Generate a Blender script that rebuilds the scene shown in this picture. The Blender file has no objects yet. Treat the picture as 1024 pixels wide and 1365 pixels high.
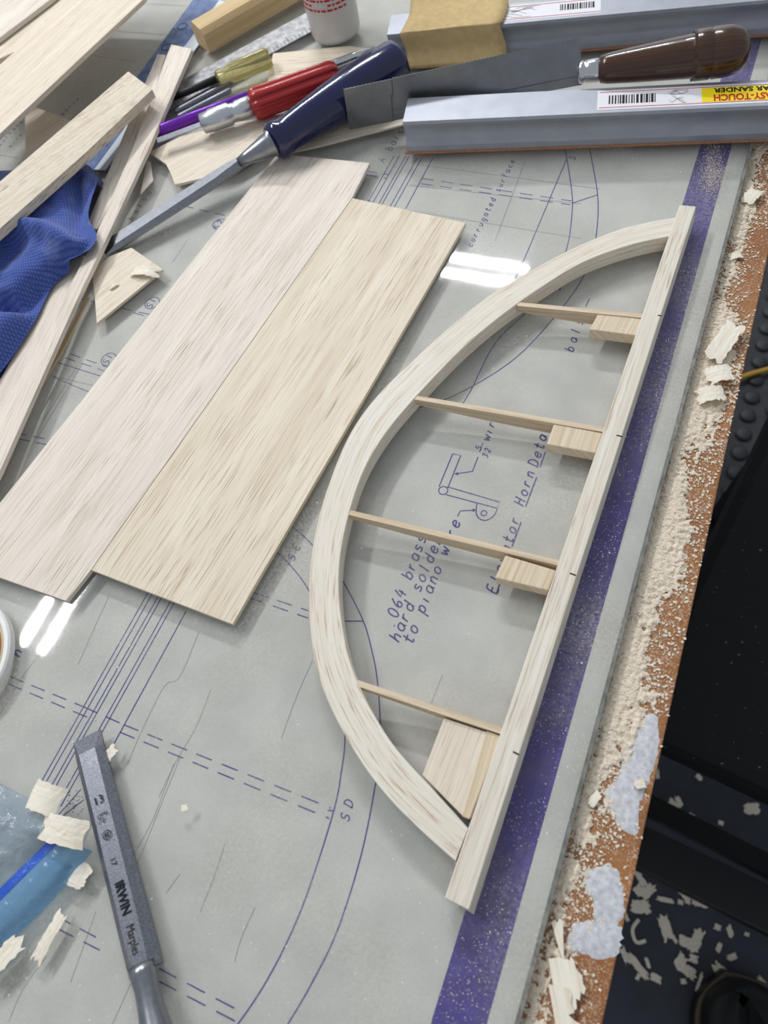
import bpy, bmesh, math, random
from mathutils import Vector, Matrix, noise
random.seed(7)
C = bpy.context.scene.collection
Z0 = 0.75                       # height of the glass surface above the floor; table coordinates have z = 0 on the glass

# ------------------------------------------------------------------ camera, world, lights, exposure
H = 0.29                        # camera height above the glass
FPX = 985.0                     # focal length in pixels of the 1024 x 1365 frame
RW = Matrix(((0.91667, 0.36559, -0.16144), (-0.25734, 0.84902, 0.46146), (0.30577, -0.38146, 0.87235)))  # world -> camera
RT = RW.transposed()
cam_data = bpy.data.cameras.new('camera')
cam = bpy.data.objects.new('camera', cam_data); C.objects.link(cam)
cam_data.sensor_fit = 'VERTICAL'; cam_data.sensor_height = 36.0
cam_data.lens = FPX / 1365.0 * 36.0
cam_data.clip_start = 0.01; cam_data.clip_end = 50
cam_data.dof.use_dof = True; cam_data.dof.focus_distance = 0.36; cam_data.dof.aperture_fstop = 13.0
cam.matrix_world = Matrix.Translation((0, 0, H + Z0)) @ RT.to_4x4()
bpy.context.scene.camera = cam

world = bpy.data.worlds.new('world'); bpy.context.scene.world = world
world.use_nodes = True
bgn = world.node_tree.nodes['Background']
bgn.inputs[0].default_value = (0.86, 0.93, 1.0, 1); bgn.inputs[1].default_value = 0.36

LAMPS = [  # the two ceiling lamps mirrored in the glass: side, tube centre x, y (two tubes each), axis, length, watts per tube
    ('left', -1.815, 0.73, 'Y', 1.2, 16.0), ('far', -1.25, 2.19, 'X', 1.2, 22.0)]
LAMP_Z = 2.0
vs = bpy.context.scene.view_settings
vs.view_transform = 'Standard'; vs.look = 'None'; vs.gamma = 1.0; vs.use_curve_mapping = False
vs.exposure = 0.33

# ------------------------------------------------------------------ helpers
def P(u, v, z=0.0):
    """table point at height z that lies under pixel (u, v) of the 1024 x 1365 photograph"""
    d = RT @ Vector(((u - 512) / FPX, -(v - 682.5) / FPX, -1.0))
    t = (z - H) / d.z
    return Vector((0, 0, H)) + d * t

def lin(c):
    return tuple((x / 12.92 if x <= 0.04045 else ((x + 0.055) / 1.055) ** 2.4) for x in (v / 255.0 for v in c)) + (1.0,)

ORIGIN = {}
def link(name, me, mat, parent=None, origin=None):
    o = bpy.data.objects.new(name, me); C.objects.link(o)
    if mat: me.materials.append(mat)
    return o

def solid(name, verts, faces, mat, parent=None, grain=None, smooth=False, uvs=None, bevel=0.0, kind=None):
    """one mesh object; verts in table coordinates"""
    verts = [Vector(v) for v in verts]
    if parent is None:
        lo = Vector([min(v[i] for v in verts) for i in range(3)]); hi = Vector([max(v[i] for v in verts) for i in range(3)])
        org = Vector(((lo.x + hi.x) / 2, (lo.y + hi.y) / 2, lo.z))
    else:
        org = ORIGIN[parent.name]
    me = bpy.data.meshes.new(name)
    bm = bmesh.new()
    bv = [bm.verts.new(v) for v in verts]
    for k, f in enumerate(faces):
        try: bm.faces.new([bv[i] for i in f])
        except ValueError: pass
    if uvs is None:
        bmesh.ops.recalc_face_normals(bm, faces=bm.faces)
    if bevel:
        es = [e for e in bm.edges if len(e.link_faces) == 2 and e.calc_face_angle(0) > 0.6]
        bmesh.ops.bevel(bm, geom=es, offset=bevel, segments=2, affect='EDGES', profile=0.5)
    bm.normal_update()
    uvl = bm.loops.layers.uv.new('UVMap')
    if uvs is not None:
        bm.verts.index_update()
        for f in bm.faces:
            for l in f.loops: l[uvl].uv = uvs[l.vert.index]
    else:
        g = (Vector(grain) if grain is not None else Vector((1, 0, 0))).normalized()
        off = Vector((random.uniform(0, 9), random.uniform(0, 9)))
        for f in bm.faces:
            n = f.normal
            a = n.cross(g)
            if a.length < 0.35:
                a = n.orthogonal().normalized(); b = n.cross(a)
                for l in f.loops: l[uvl].uv = (l.vert.co.dot(b) * 0.2 + off.x, l.vert.co.dot(a) + off.y)
            else:
                a.normalize()
                for l in f.loops: l[uvl].uv = (l.vert.co.dot(g) + off.x, l.vert.co.dot(a) + off.y)
    for f in bm.faces: f.smooth = smooth
    bmesh.ops.translate(bm, verts=bm.verts, vec=-org)
    bm.to_mesh(me); bm.free()
    o = link(name, me, mat)
    if parent is None:
        o.location = org + Vector((0, 0, Z0))
    else:
        o.parent = parent
    ORIGIN[o.name] = org
    if kind: o['kind'] = kind
    return o

def thing(name, label, cat, base, group=None, kind=None):
    o = bpy.data.objects.new(name, None); C.objects.link(o)
    o.empty_display_size = 0.01
    base = Vector(base); o.location = base + Vector((0, 0, Z0)); ORIGIN[o.name] = base
    return tag(o, label, cat, group, kind)

def tag(o, label, cat, group=None, kind=None):
    o['label'] = label; o['category'] = cat
    if group: o['group'] = group
    if kind: o['kind'] = kind
    return o

def prism(top, bot):
    n = len(top)
    v = list(top) + list(bot)
    f = [list(range(n)), list(range(2 * n - 1, n - 1, -1))] + [[i, i + n, (i + 1) % n + n, (i + 1) % n] for i in range(n)]
    return v, f

def slab(name, px, ztop, thick, mat, parent=None, grain=None, bevel=0.0002, kind=None, zs=None):
    """flat piece whose top outline is given in pixels at height ztop (or one height per corner in zs)"""
    top = [P(u, v, (zs[i] if zs else ztop)) for i, (u, v) in enumerate(px)]
    bot = [p - Vector((0, 0, thick)) for p in top]
    v, f = prism(top, bot)
    return solid(name, v, f, mat, parent, grain=grain, bevel=bevel, kind=kind)

def wslab(name, poly, ztop, thick, mat, parent=None, grain=None, bevel=0.0, kind=None):
    top = [Vector((x, y, ztop)) for x, y in poly]
    v, f = prism(top, [p - Vector((0, 0, thick)) for p in top])
    return solid(name, v, f, mat, parent, grain=grain, bevel=bevel, kind=kind)

def frame_axes(a, b):
    d = (b - a).normalized()
    s = d.cross(Vector((0, 0, 1)))
    s = s.normalized() if s.length > 1e-3 else Vector((1, 0, 0))
    return d, s, s.cross(d).normalized()

def sweep(name, a, b, sections, mat, parent=None, smooth=True, caps=True):
    """loft closed cross sections along a..b; sections = [(distance, [(side, up), ...]), ...]"""
    a, b = Vector(a), Vector(b)
    d, s, u = frame_axes(a, b)
    v, f = [], []
    n = len(sections[0][1])
    for t, sec in sections:
        for (x, y) in sec: v.append(a + d * t + s * x + u * y)
    for k in range(len(sections) - 1):
        for i in range(n):
            j = (i + 1) % n
            f.append([k * n + i, k * n + j, (k + 1) * n + j, (k + 1) * n + i])
    if caps:
        f.append(list(range(n))[::-1]); f.append([(len(sections) - 1) * n + i for i in range(n)])
    return solid(name, v, f, mat, parent, grain=d, smooth=smooth)

def circ(r, n=24, flute=0, depth=0.0, ry=None):
    out = []
    for i in range(n):
        a = 2 * math.pi * i / n
        rr = r - depth * (0.5 + 0.5 * math.cos(flute * a)) ** 3 if flute else r
        out.append((rr * math.cos(a), (rr if ry is None else ry) * math.sin(a)))
    return out

def lathe(name, a, b, prof, mat, parent=None, n=28, flute=0, depth=0.0, smooth=True):
    return sweep(name, a, b, [(t, circ(max(r, 1e-5), n, flute, depth)) for t, r in prof], mat, parent, smooth)

def bar(name, a, b, w, h, mat, parent=None, bevel=0.0003):
    a, b = Vector(a), Vector(b); d, s, u = frame_axes(a, b)
    c = [(-w / 2, -h / 2), (w / 2, -h / 2), (w / 2, h / 2), (-w / 2, h / 2)]
    v = [q + s * x + u * y for q in (a, b) for x, y in c]
    f = [[3, 2, 1, 0], [4, 5, 6, 7]] + [[i, (i + 1) % 4, (i + 1) % 4 + 4, i + 4] for i in range(4)]
    return solid(name, v, f, mat, parent, grain=d, bevel=bevel)

def gridsheet(name, pts, thick, mat, parent=None, grain=None, smooth=True, nrm=None):
    """closed thin sheet from a grid of points"""
    m, n = len(pts), len(pts[0])
    up = []
    for i in range(m):
        for j in range(n):
            a = pts[min(i + 1, m - 1)][j] - pts[max(i - 1, 0)][j]
            b = pts[i][min(j + 1, n - 1)] - pts[i][max(j - 1, 0)]
            q = a.cross(b)
            q = q.normalized() if q.length > 1e-12 else Vector((0, 0, 1))
            if q.z < 0: q = -q
            up.append(q)
    top = [pts[i][j] for i in range(m) for j in range(n)]
    bot = [p - q * thick for p, q in zip(top, up)]
    N = m * n; f = []
    I = lambda i, j: i * n + j
    for i in range(m - 1):
        for j in range(n - 1):
            q = [I(i, j), I(i + 1, j), I(i + 1, j + 1), I(i, j + 1)]
            f.append(q); f.append([k + N for k in q[::-1]])
    rim = [I(i, 0) for i in range(m)] + [I(m - 1, j) for j in range(1, n)] + [I(i, n - 1) for i in range(m - 2, -1, -1)] + [I(0, j) for j in range(n - 2, 0, -1)]
    for k in range(len(rim)):
        a, b = rim[k], rim[(k + 1) % len(rim)]
        f.append([a, b, b + N, a + N])
    return solid(name, top + bot, f, mat, parent, grain=grain, smooth=smooth)

def text_mesh(name, body, origin, right, up, height, mat, parent, lift=0.00008, align='LEFT', squeeze=1.0, bold=0.0):
    cu = bpy.data.curves.new(name, 'FONT'); cu.body = body; cu.size = 1.0; cu.align_x = align; cu.offset = bold
    cu.resolution_u = 3
    t = bpy.data.objects.new(name, cu); C.objects.link(t)
    bpy.context.view_layer.update()
    me = bpy.data.meshes.new_from_object(t.evaluated_get(bpy.context.evaluated_depsgraph_get()))
    bpy.data.objects.remove(t); bpy.data.curves.remove(cu)
    right, up = Vector(right).normalized(), Vector(up).normalized()
    n = right.cross(up).normalized()
    org = ORIGIN[parent.name]
    k = height / 0.7
    for v in me.vertices:
        v.co = Vector(origin) + right * v.co.x * k * squeeze + up * v.co.y * k + n * lift - org
    me.name = name
    o = link(name, me, mat); o.parent = parent; ORIGIN[o.name] = org
    return o

def dup(o, delta=None, name=None, rotz=0.0):
    c = o.copy(); C.objects.link(c)
    if delta is not None: c.location = o.location + Vector(delta)
    if rotz: c.rotation_euler.z = o.rotation_euler.z + rotz
    for ch in o.children:
        d = ch.copy(); C.objects.link(d); d.parent = c
    return c

# ------------------------------------------------------------------ materials
def newmat(name):
    m = bpy.data.materials.new(name); m.use_nodes = True
    nt = m.node_tree; b = nt.nodes['Principled BSDF']
    return m, nt, b

def node(nt, t, **kw):
    n = nt.nodes.new(t)
    for k, v in kw.items(): setattr(n, k, v)
    return n

def plain(name, col, rough=0.5, metal=0.0, spec=0.5, coat=0.0, noise_amt=0.0, nscale=300, bump=0.0, trans=0.0, sss=0.0):
    m, nt, b = newmat(name)
    b.inputs['Base Color'].default_value = lin(col); b.inputs['Roughness'].default_value = rough
    b.inputs['Metallic'].default_value = metal; b.inputs['Specular IOR Level'].default_value = spec
    b.inputs['Coat Weight'].default_value = coat; b.inputs['Transmission Weight'].default_value = trans
    if noise_amt or bump:
        tc = node(nt, 'ShaderNodeTexCoord'); nz = node(nt, 'ShaderNodeTexNoise')
        nz.inputs['Scale'].default_value = nscale; nz.inputs['Detail'].default_value = 5
        nt.links.new(tc.outputs['Object'], nz.inputs['Vector'])
        if noise_amt:
            mx = node(nt, 'ShaderNodeMix', data_type='RGBA')
            a = lin([max(0, c * (1 - noise_amt)) for c in col]); d = lin([min(255, c * (1 + noise_amt)) for c in col])
            mx.inputs[6].default_value = a; mx.inputs[7].default_value = d
            rp = ramp(nt, nz.outputs['Fac'], 0.3, 0.7)
            nt.links.new(rp, mx.inputs[0]); nt.links.new(mx.outputs[2], b.inputs['Base Color'])
        if bump:
            bp = node(nt, 'ShaderNodeBump'); bp.inputs['Strength'].default_value = bump; bp.inputs['Distance'].default_value = 0.0005
            nt.links.new(nz.outputs['Fac'], bp.inputs['Height']); nt.links.new(bp.outputs[0], b.inputs['Normal'])
    return m

def ramp(nt, sock, lo, hi, a=0.0, b=1.0):
    r = node(nt, 'ShaderNodeMapRange'); r.clamp = True
    r.inputs[1].default_value = lo; r.inputs[2].default_value = hi; r.inputs[3].default_value = a; r.inputs[4].default_value = b
    nt.links.new(sock, r.inputs[0]); return r.outputs[0]

def uvnoise(nt, sx, sy, detail=2.0, dist=0.0, coord='UV', off=0.0):
    tc = node(nt, 'ShaderNodeTexCoord'); mp = node(nt, 'ShaderNodeMapping'); nz = node(nt, 'ShaderNodeTexNoise')
    mp.inputs['Scale'].default_value = (sx, sy, sx if coord != 'UV' else 1); mp.inputs['Location'].default_value = (off, off * 1.7, 0)
    nz.inputs['Scale'].default_value = 1.0; nz.inputs['Detail'].default_value = detail; nz.inputs['Distortion'].default_value = dist
    nt.links.new(tc.outputs[coord], mp.inputs[0]); nt.links.new(mp.outputs[0], nz.inputs['Vector'])
    return nz.outputs['Fac']

def mixc(nt, fac, a, b):
    m = node(nt, 'ShaderNodeMix', data_type='RGBA')
    for i, c in ((6, a), (7, b)):
        if isinstance(c, tuple): m.inputs[i].default_value = c
        else: nt.links.new(c, m.inputs[i])
    nt.links.new(fac, m.inputs[0]); return m.outputs[2]

def math_n(nt, op, a, b):
    m = node(nt, 'ShaderNodeMath', operation=op)
    for i, c in enumerate((a, b)):
        if isinstance(c, (int, float)): m.inputs[i].default_value = c
        else: nt.links.new(c, m.inputs[i])
    return m.outputs[0]

def balsa(name, light, mid, fleck, fleck_amt=0.55, band=260, fl=(70, 1900), thr=(0.58, 0.70), rough=0.62):
    m, nt, b = newmat(name)
    n1 = uvnoise(nt, 9, band, 3.0, 0.2)
    n2 = uvnoise(nt, fl[0], fl[1], 2.0, 0.0, off=3.1)
    n3 = uvnoise(nt, 6, 60, 2.0, 0.0, off=7.7)
    n4 = uvnoise(nt, 16, 1000, 2.0, 0.0, off=1.3)
    c = mixc(nt, ramp(nt, n1, 0.30, 0.72), lin(light), lin(mid))
    dens = math_n(nt, 'MULTIPLY', ramp(nt, n2, *thr), ramp(nt, n3, 0.35, 0.65, 0.25, 1.0))
    c = mixc(nt, math_n(nt, 'MULTIPLY', dens, fleck_amt), c, lin(fleck))
    c = mixc(nt, ramp(nt, n4, 0.52, 0.75, 0.0, 0.35), c, lin(fleck))
    nt.links.new(c, b.inputs['Base Color'])
    b.inputs['Roughness'].default_value = rough; b.inputs['Specular IOR Level'].default_value = 0.35
    bp = node(nt, 'ShaderNodeBump'); bp.inputs['Strength'].default_value = 0.25; bp.inputs['Distance'].default_value = 0.0002
    nt.links.new(n4, bp.inputs['Height']); nt.links.new(bp.outputs[0], b.inputs['Normal'])
    return m

M = {}
M['balsa_sheet'] = balsa('balsa_pale', (234, 222, 205), (221, 206, 184), (166, 136, 108), 0.75)
M['balsa_pink'] = balsa('balsa_rosy', (236, 226, 213), (221, 208, 194), (158, 132, 108), 0.9, band=110, fl=(38, 1800), thr=(0.57, 0.66))
M['balsa_yellow'] = balsa('balsa_warm', (235, 224, 204), (219, 204, 179), (156, 120, 84), 0.9, band=90, fl=(38, 1700), thr=(0.57, 0.66))
M['balsa_frame'] = balsa('balsa_frame', (236, 230, 218), (226, 214, 196), (164, 124, 80), 0.85, band=350, fl=(60, 1500), thr=(0.57, 0.68))
M['balsa_spar'] = balsa('balsa_spar', (234, 227, 215), (218, 206, 188), (152, 108, 66), 0.9, band=500, fl=(45, 1100), thr=(0.56, 0.66))
M['balsa_block'] = balsa('balsa_block', (230, 215, 190), (209, 188, 157), (160, 124, 86), 0.7, band=700, fl=(25, 1300))
M['balsa_rib'] = balsa('balsa_rib', (226, 208, 182), (206, 182, 150), (150, 112, 76), 0.6, band=500)
M['balsa_flecked'] = balsa('balsa_flecked', (226, 214, 196), (212, 198, 176), (134, 100, 72), 0.85, fl=(110, 1500), thr=(0.56, 0.64))
M['balsa_edge'] = balsa('balsa_cut', (214, 190, 150), (192, 164, 122), (140, 104, 66), 0.6)
M['pine'] = balsa('pine', (222, 196, 150), (202, 170, 122), (160, 124, 82), 0.4, band=300)
M['shaving'] = balsa('shaving_wood', (243, 237, 224), (232, 220, 199), (190, 158, 120), 0.5, band=500)
M['line'] = plain('plan_ink', (62, 56, 142), 0.8, spec=0.1)
M['line_thin'] = plain('plan_ink_thin', (128, 126, 164), 0.8, spec=0.1)
M['crease'] = plain('plan_crease', (140, 138, 142), 0.8, spec=0.1)
M['steel'] = plain('steel', (146, 148, 154), 0.3, 1.0, noise_amt=0.05, nscale=400)
M['steel_dark'] = plain('ground_steel', (134, 136, 144), 0.42, 1.0, noise_amt=0.14, nscale=1500, bump=0.03)
M['saw_steel'] = plain('saw_steel', (132, 134, 138), 0.34, 1.0, noise_amt=0.04, nscale=120)
M['chrome'] = plain('chrome', (205, 205, 208), 0.15, 1.0)
M['alu'] = plain('aluminium', (164, 167, 176), 0.5, 0.55, noise_amt=0.03, nscale=90)
M['alu_knurl'] = plain('bright_aluminium', (205, 208, 212), 0.32, 1.0)
M['blue_plastic'] = plain('blue_plastic', (11, 17, 68), 0.16, spec=0.55, coat=0.3)
M['red_plastic'] = plain('red_plastic', (172, 28, 30), 0.25, spec=0.5, coat=0.2)
M['purple'] = plain('purple_anodised', (112, 34, 172), 0.25, 0.3)
M['yellow_clear'] = plain('amber_plastic', (232, 222, 150), 0.15, trans=0.8)
M['white_plastic'] = plain('white_plastic', (226, 226, 222), 0.35, spec=0.4)
M['bottle'] = plain('milky_plastic', (224, 222, 218), 0.35, trans=0.25)
M['black_ink'] = plain('black_ink', (28, 28, 34), 0.6, spec=0.2)
M['red_ink'] = plain('red_ink', (196, 40, 44), 0.6, spec=0.2)
M['yellow_ink'] = plain('yellow_ink', (240, 216, 30), 0.5, spec=0.3)
M['sticker'] = plain('sticker_paper', (232, 230, 234), 0.4, spec=0.4)
M['sandpaper'] = plain('sandpaper_edge', (176, 124, 92), 0.9, noise_amt=0.2, nscale=1500)
M['tan_paper'] = plain('tan_sandpaper', (202, 176, 128), 0.85, noise_amt=0.04, nscale=250, spec=0.2)
M['dark_wood'] = balsa('dark_wood', (82, 50, 27), (50, 30, 18), (22, 14, 10), 0.8, band=900, fl=(60, 2200), rough=0.22)
M['dark_wood'].node_tree.nodes['Principled BSDF'].inputs['Coat Weight'].default_value = 0.5
M['black_vinyl'] = plain('black_vinyl', (11, 11, 13), 0.6, spec=0.3)
M['black_metal'] = plain('black_metal', (10, 10, 11), 0.5)
M['shoe'] = plain('black_leather', (9, 9, 10), 0.5)
M['welt'] = plain('shoe_welt', (96, 84, 68), 0.7)
M['mat'] = plain('mat_rubber', (34, 35, 40), 0.6, noise_amt=0.3, nscale=80)
M['cable'] = plain('yellow_cable', (178, 140, 40), 0.4)
M['housing'] = plain('lamp_housing', (230, 232, 235), 0.5)
M['dust'] = plain('sawdust', (228, 214, 194), 0.95, noise_amt=0.08, nscale=2500, spec=0.1, bump=0.3)
M['glue'] = plain('dried_glue', (198, 198, 203), 0.55, noise_amt=0.10, nscale=500, bump=0.3)
M['glass_edge'] = plain('glass_edge', (104, 106, 100), 0.5, noise_amt=0.25, nscale=200)
M['orange'] = plain('tan_core', (176, 120, 70), 0.7)
M['cream'] = plain('cream_ring', (216, 200, 170), 0.6)
M['scale_white'] = plain('white_scale', (206, 214, 222), 0.4)
M['glue_brown'] = plain('glue_line', (128, 98, 68), 0.6)
M['pencil'] = plain('pencil_mark', (60, 54, 48), 0.8, spec=0.1)
M['rust'] = plain('rust', (84, 62, 40), 0.8)

def wet(name, col_a, col_b, scale, rough, extra=None):
    m, nt, b = newmat(name)
    tc = node(nt, 'ShaderNodeTexCoord'); nz = node(nt, 'ShaderNodeTexNoise'); nz.inputs['Scale'].default_value = scale; nz.inputs['Detail'].default_value = 6
    nt.links.new(tc.outputs['Object'], nz.inputs['Vector'])
    c = mixc(nt, ramp(nt, nz.outputs['Fac'], 0.35, 0.65), lin(col_a), lin(col_b))
    return m, nt, b, tc, c

# plan paper: grey print with faint blotches
m, nt, b, tc, c = wet('plan_paper', (196, 196, 190), (210, 210, 203), 40, 0.8)
nz = node(nt, 'ShaderNodeTexNoise'); nz.inputs['Scale'].default_value = 900; nz.inputs['Detail'].default_value = 3
nt.links.new(tc.outputs['Object'], nz.inputs['Vector'])
c = mixc(nt, ramp(nt, nz.outputs['Fac'], 0.45, 0.75, 0.0, 0.25), c, lin((174, 174, 170)))
nt.links.new(c, b.inputs['Base Color']); b.inputs['Roughness'].default_value = 0.85; b.inputs['Specular IOR Level'].default_value = 0.2
M['paper'] = m
M['stripe'] = plain('stripe_ink', (52, 37, 134), 0.8, noise_amt=0.10, nscale=120, spec=0.2)

# glass with a film of dust and fine scratches
m, nt, b = newmat('dusty_glass')
out = nt.nodes['Material Output']
tr = node(nt, 'ShaderNodeBsdfTransparent'); tr.inputs[0].default_value = (0.975, 0.975, 0.975, 1)
gl = node(nt, 'ShaderNodeBsdfGlossy'); gl.inputs['Roughness'].default_value = 0.035
fr = node(nt, 'ShaderNodeFresnel'); fr.inputs[0].default_value = 1.5
ms = node(nt, 'ShaderNodeMixShader')
geo = node(nt, 'ShaderNodeNewGeometry'); frf = math_n(nt, 'MULTIPLY', fr.outputs[0], math_n(nt, 'SUBTRACT', 1.0, geo.outputs['Backfacing']))
nt.links.new(frf, ms.inputs[0]); nt.links.new(tr.outputs[0], ms.inputs[1]); nt.links.new(gl.outputs[0], ms.inputs[2])
tc = node(nt, 'ShaderNodeTexCoord')
def onoise(nt, tc, scale, detail=4, mapping=None):
    n = node(nt, 'ShaderNodeTexNoise'); n.inputs['Scale'].default_value = scale; n.inputs['Detail'].default_value = detail
    nt.links.new(tc.outputs['Object'], n.inputs['Vector']); return n.outputs['Fac']
nsp = node(nt, 'ShaderNodeTexNoise'); nsp.inputs['Scale'].default_value = 2600; nsp.inputs['Detail'].default_value = 8; nsp.inputs['Roughness'].default_value = 0.85
nt.links.new(tc.outputs['Object'], nsp.inputs['Vector'])
speck = ramp(nt, nsp.outputs['Fac'], 0.53, 0.66)
patch = ramp(nt, onoise(nt, tc, 22, 5), 0.42, 0.66)
fine = ramp(nt, onoise(nt, tc, 700, 8), 0.40, 0.75)
f1 = math_n(nt, 'MULTIPLY', speck, math_n(nt, 'ADD', math_n(nt, 'MULTIPLY', patch, 0.42), 0.07))
f2 = math_n(nt, 'MULTIPLY', math_n(nt, 'MULTIPLY', patch, fine), 0.22)
ft = math_n(nt, 'ADD', math_n(nt, 'ADD', f1, f2), 0.03)
df = node(nt, 'ShaderNodeBsdfDiffuse'); df.inputs[0].default_value = lin((226, 220, 210))
ms2 = node(nt, 'ShaderNodeMixShader'); nt.links.new(ft, ms2.inputs[0]); nt.links.new(ms.outputs[0], ms2.inputs[1]); nt.links.new(df.outputs[0], ms2.inputs[2])
nt.links.new(ms2.outputs[0], out.inputs['Surface'])
M['glass'] = m

# hardboard bench top with fine dust specks
m, nt, b, tc, c = wet('hardboard', (140, 88, 42), (156, 102, 52), 60, 0.5)
s = math_n(nt, 'MULTIPLY', ramp(nt, onoise(nt, tc, 1400, 4), 0.50, 0.68), ramp(nt, onoise(nt, tc, 55, 4), 0.40, 0.62, 0.25, 0.9))
c = mixc(nt, s, c, lin((206, 182, 162)))
nt.links.new(c, b.inputs['Base Color']); b.inputs['Roughness'].default_value = 0.55
M['hardboard'] = m

# dark floor
m, nt, b, tc, c = wet('floor_tile', (48, 52, 63), (62, 66, 80), 14, 0.5)
c = mixc(nt, math_n(nt, 'MULTIPLY', ramp(nt, onoise(nt, tc, 300, 3), 0.66, 0.74), 0.5), c, lin((96, 96, 98)))
nt.links.new(c, b.inputs['Base Color']); b.inputs['Roughness'].default_value = 0.6
M['floor'] = m

m, nt, b, tc, c = wet('black_vinyl_dusty', (10, 10, 12), (15, 15, 18), 60, 0.6)
c = mixc(nt, ramp(nt, onoise(nt, tc, 260, 2), 0.71, 0.76), c, lin((120, 116, 112)))
nt.links.new(c, b.inputs['Base Color']); b.inputs['Roughness'].default_value = 0.6; b.inputs['Specular IOR Level'].default_value = 0.3
M['black_vinyl'] = m
# woven towel
m, nt, b = newmat('blue_towel')
tc = node(nt, 'ShaderNodeTexCoord')
mp = node(nt, 'ShaderNodeMapping'); mp.inputs['Rotation'].default_value = (0, 0, 0.9); nt.links.new(tc.outputs['UV'], mp.inputs[0])
w1 = node(nt, 'ShaderNodeTexWave'); w1.inputs['Scale'].default_value = 150; w1.inputs['Distortion'].default_value = 1.2; w1.bands_direction = 'X'
w2 = node(nt, 'ShaderNodeTexWave'); w2.inputs['Scale'].default_value = 230; w2.inputs['Distortion'].default_value = 1.2; w2.bands_direction = 'Y'
for w in (w1, w2): nt.links.new(mp.outputs[0], w.inputs['Vector']); w.inputs['Detail'].default_value = 1
wv = math_n(nt, 'MULTIPLY', w1.outputs['Fac'], w2.outputs['Fac'])
wv = math_n(nt, 'ADD', wv, math_n(nt, 'MULTIPLY', onoise(nt, tc, 900, 3), 0.5))
c = mixc(nt, ramp(nt, wv, 0.1, 0.9), lin((50, 68, 136)), lin((86, 108, 180)))
c = mixc(nt, ramp(nt, onoise(nt, tc, 60, 4), 0.60, 0.80, 0.0, 0.45), c, lin((150, 160, 205)))
nt.links.new(c, b.inputs['Base Color']); b.inputs['Roughness'].default_value = 0.95; b.inputs['Specular IOR Level'].default_value = 0.1
b.inputs['Sheen Weight'].default_value = 0.3
bp = node(nt, 'ShaderNodeBump'); bp.inputs['Strength'].default_value = 0.35; bp.inputs['Distance'].default_value = 0.0004
nt.links.new(wv, bp.inputs['Height']); nt.links.new(bp.outputs[0], b.inputs['Normal'])
M['towel'] = m

def film(name, tint, haze, rough, alpha, wr=120, bump=0.5):
    m, nt, b = newmat(name); out = nt.nodes['Material Output']
    tr = node(nt, 'ShaderNodeBsdfTransparent'); tr.inputs[0].default_value = lin(tint)
    b.inputs['Base Color'].default_value = lin(haze); b.inputs['Roughness'].default_value = rough; b.inputs['Specular IOR Level'].default_value = 0.8
    tc = node(nt, 'ShaderNodeTexCoord')
    if bump:
        h = onoise(nt, tc, wr, 4)
        bp = node(nt, 'ShaderNodeBump'); bp.inputs['Strength'].default_value = bump; bp.inputs['Distance'].default_value = 0.004
        nt.links.new(h, bp.inputs['Height']); nt.links.new(bp.outputs[0], b.inputs['Normal'])
    ms = node(nt, 'ShaderNodeMixShader'); ms.inputs[0].default_value = alpha
    nt.links.new(tr.outputs[0], ms.inputs[1]); nt.links.new(b.outputs[0], ms.inputs[2]); nt.links.new(ms.outputs[0], out.inputs['Surface'])
    return m
M['bag'] = film('bag_film', (240, 244, 247), (184, 198, 210), 0.12, 0.24, 90, 0.9)
M['bag_blue'] = film('bag_blue_band', (228, 240, 248), (132, 188, 230), 0.2, 0.28, 90, 0.5)
M['bag_zip'] = film('bag_zip', (40, 100, 210), (30, 92, 206), 0.3, 0.9, 160, 0.2)
m, nt, b, tc, c = wet('blue_ruler', (66, 88, 138), (110, 132, 176), 130, 0.4)
nt.links.new(c, b.inputs['Base Color']); b.inputs['Roughness'].default_value = 0.3
M['blue_ruler'] = m
m, nt, b, tc, c = wet('worn_steel_rule', (126, 126, 128), (168, 168, 170), 240, 0.4)
nt.links.new(c, b.inputs['Base Color']); b.inputs['Roughness'].default_value = 0.4; b.inputs['Metallic'].default_value = 0.4
M['steel_rule'] = m

# ------------------------------------------------------------------ the setting: floor, bench, glass, plan
def setting():
    fl = wslab('floor', [(-2.5, -2.5), (2.5, -2.5), (2.5, 3.5), (-2.5, 3.5)], -Z0, 0.05, M['floor'])
    fl['kind'] = 'structure'
    w = wslab('wall_back', [(-2.5, 3.45), (2.5, 3.45), (2.5, 3.5), (-2.5, 3.5)], 2.15, 2.9, M['housing']); w['kind'] = 'structure'
    bench = thing('workbench', 'brown hardboard workbench top with bare orange-brown edge and dusty surface', 'workbench', (-0.35, 0.3, -Z0))
    a, e = P(1024, 341, -0.006), P(803, 1365, -0.006)
    k = (a - e) / (a.y - e.y)
    ex = lambda y: (e + k * (y - e.y)).x
    wslab('bench_top', [(-0.85, -0.32), (ex(-0.32), -0.32), (ex(0.95), 0.95), (-0.85, 0.95)], -0.006, 0.019, M['hardboard'], bench, bevel=0.0006)
    for x in (-0.78, -0.10):
        for y in (-0.25, 0.86):
            wslab('leg', [(x - .03, y - .03), (x + .03, y - .03), (x + .03, y + .03), (x - .03, y + .03)], -0.025, Z0 - 0.025, M['pine'], bench)
    return bench, ex
bench, board_edge = setting()

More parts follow.
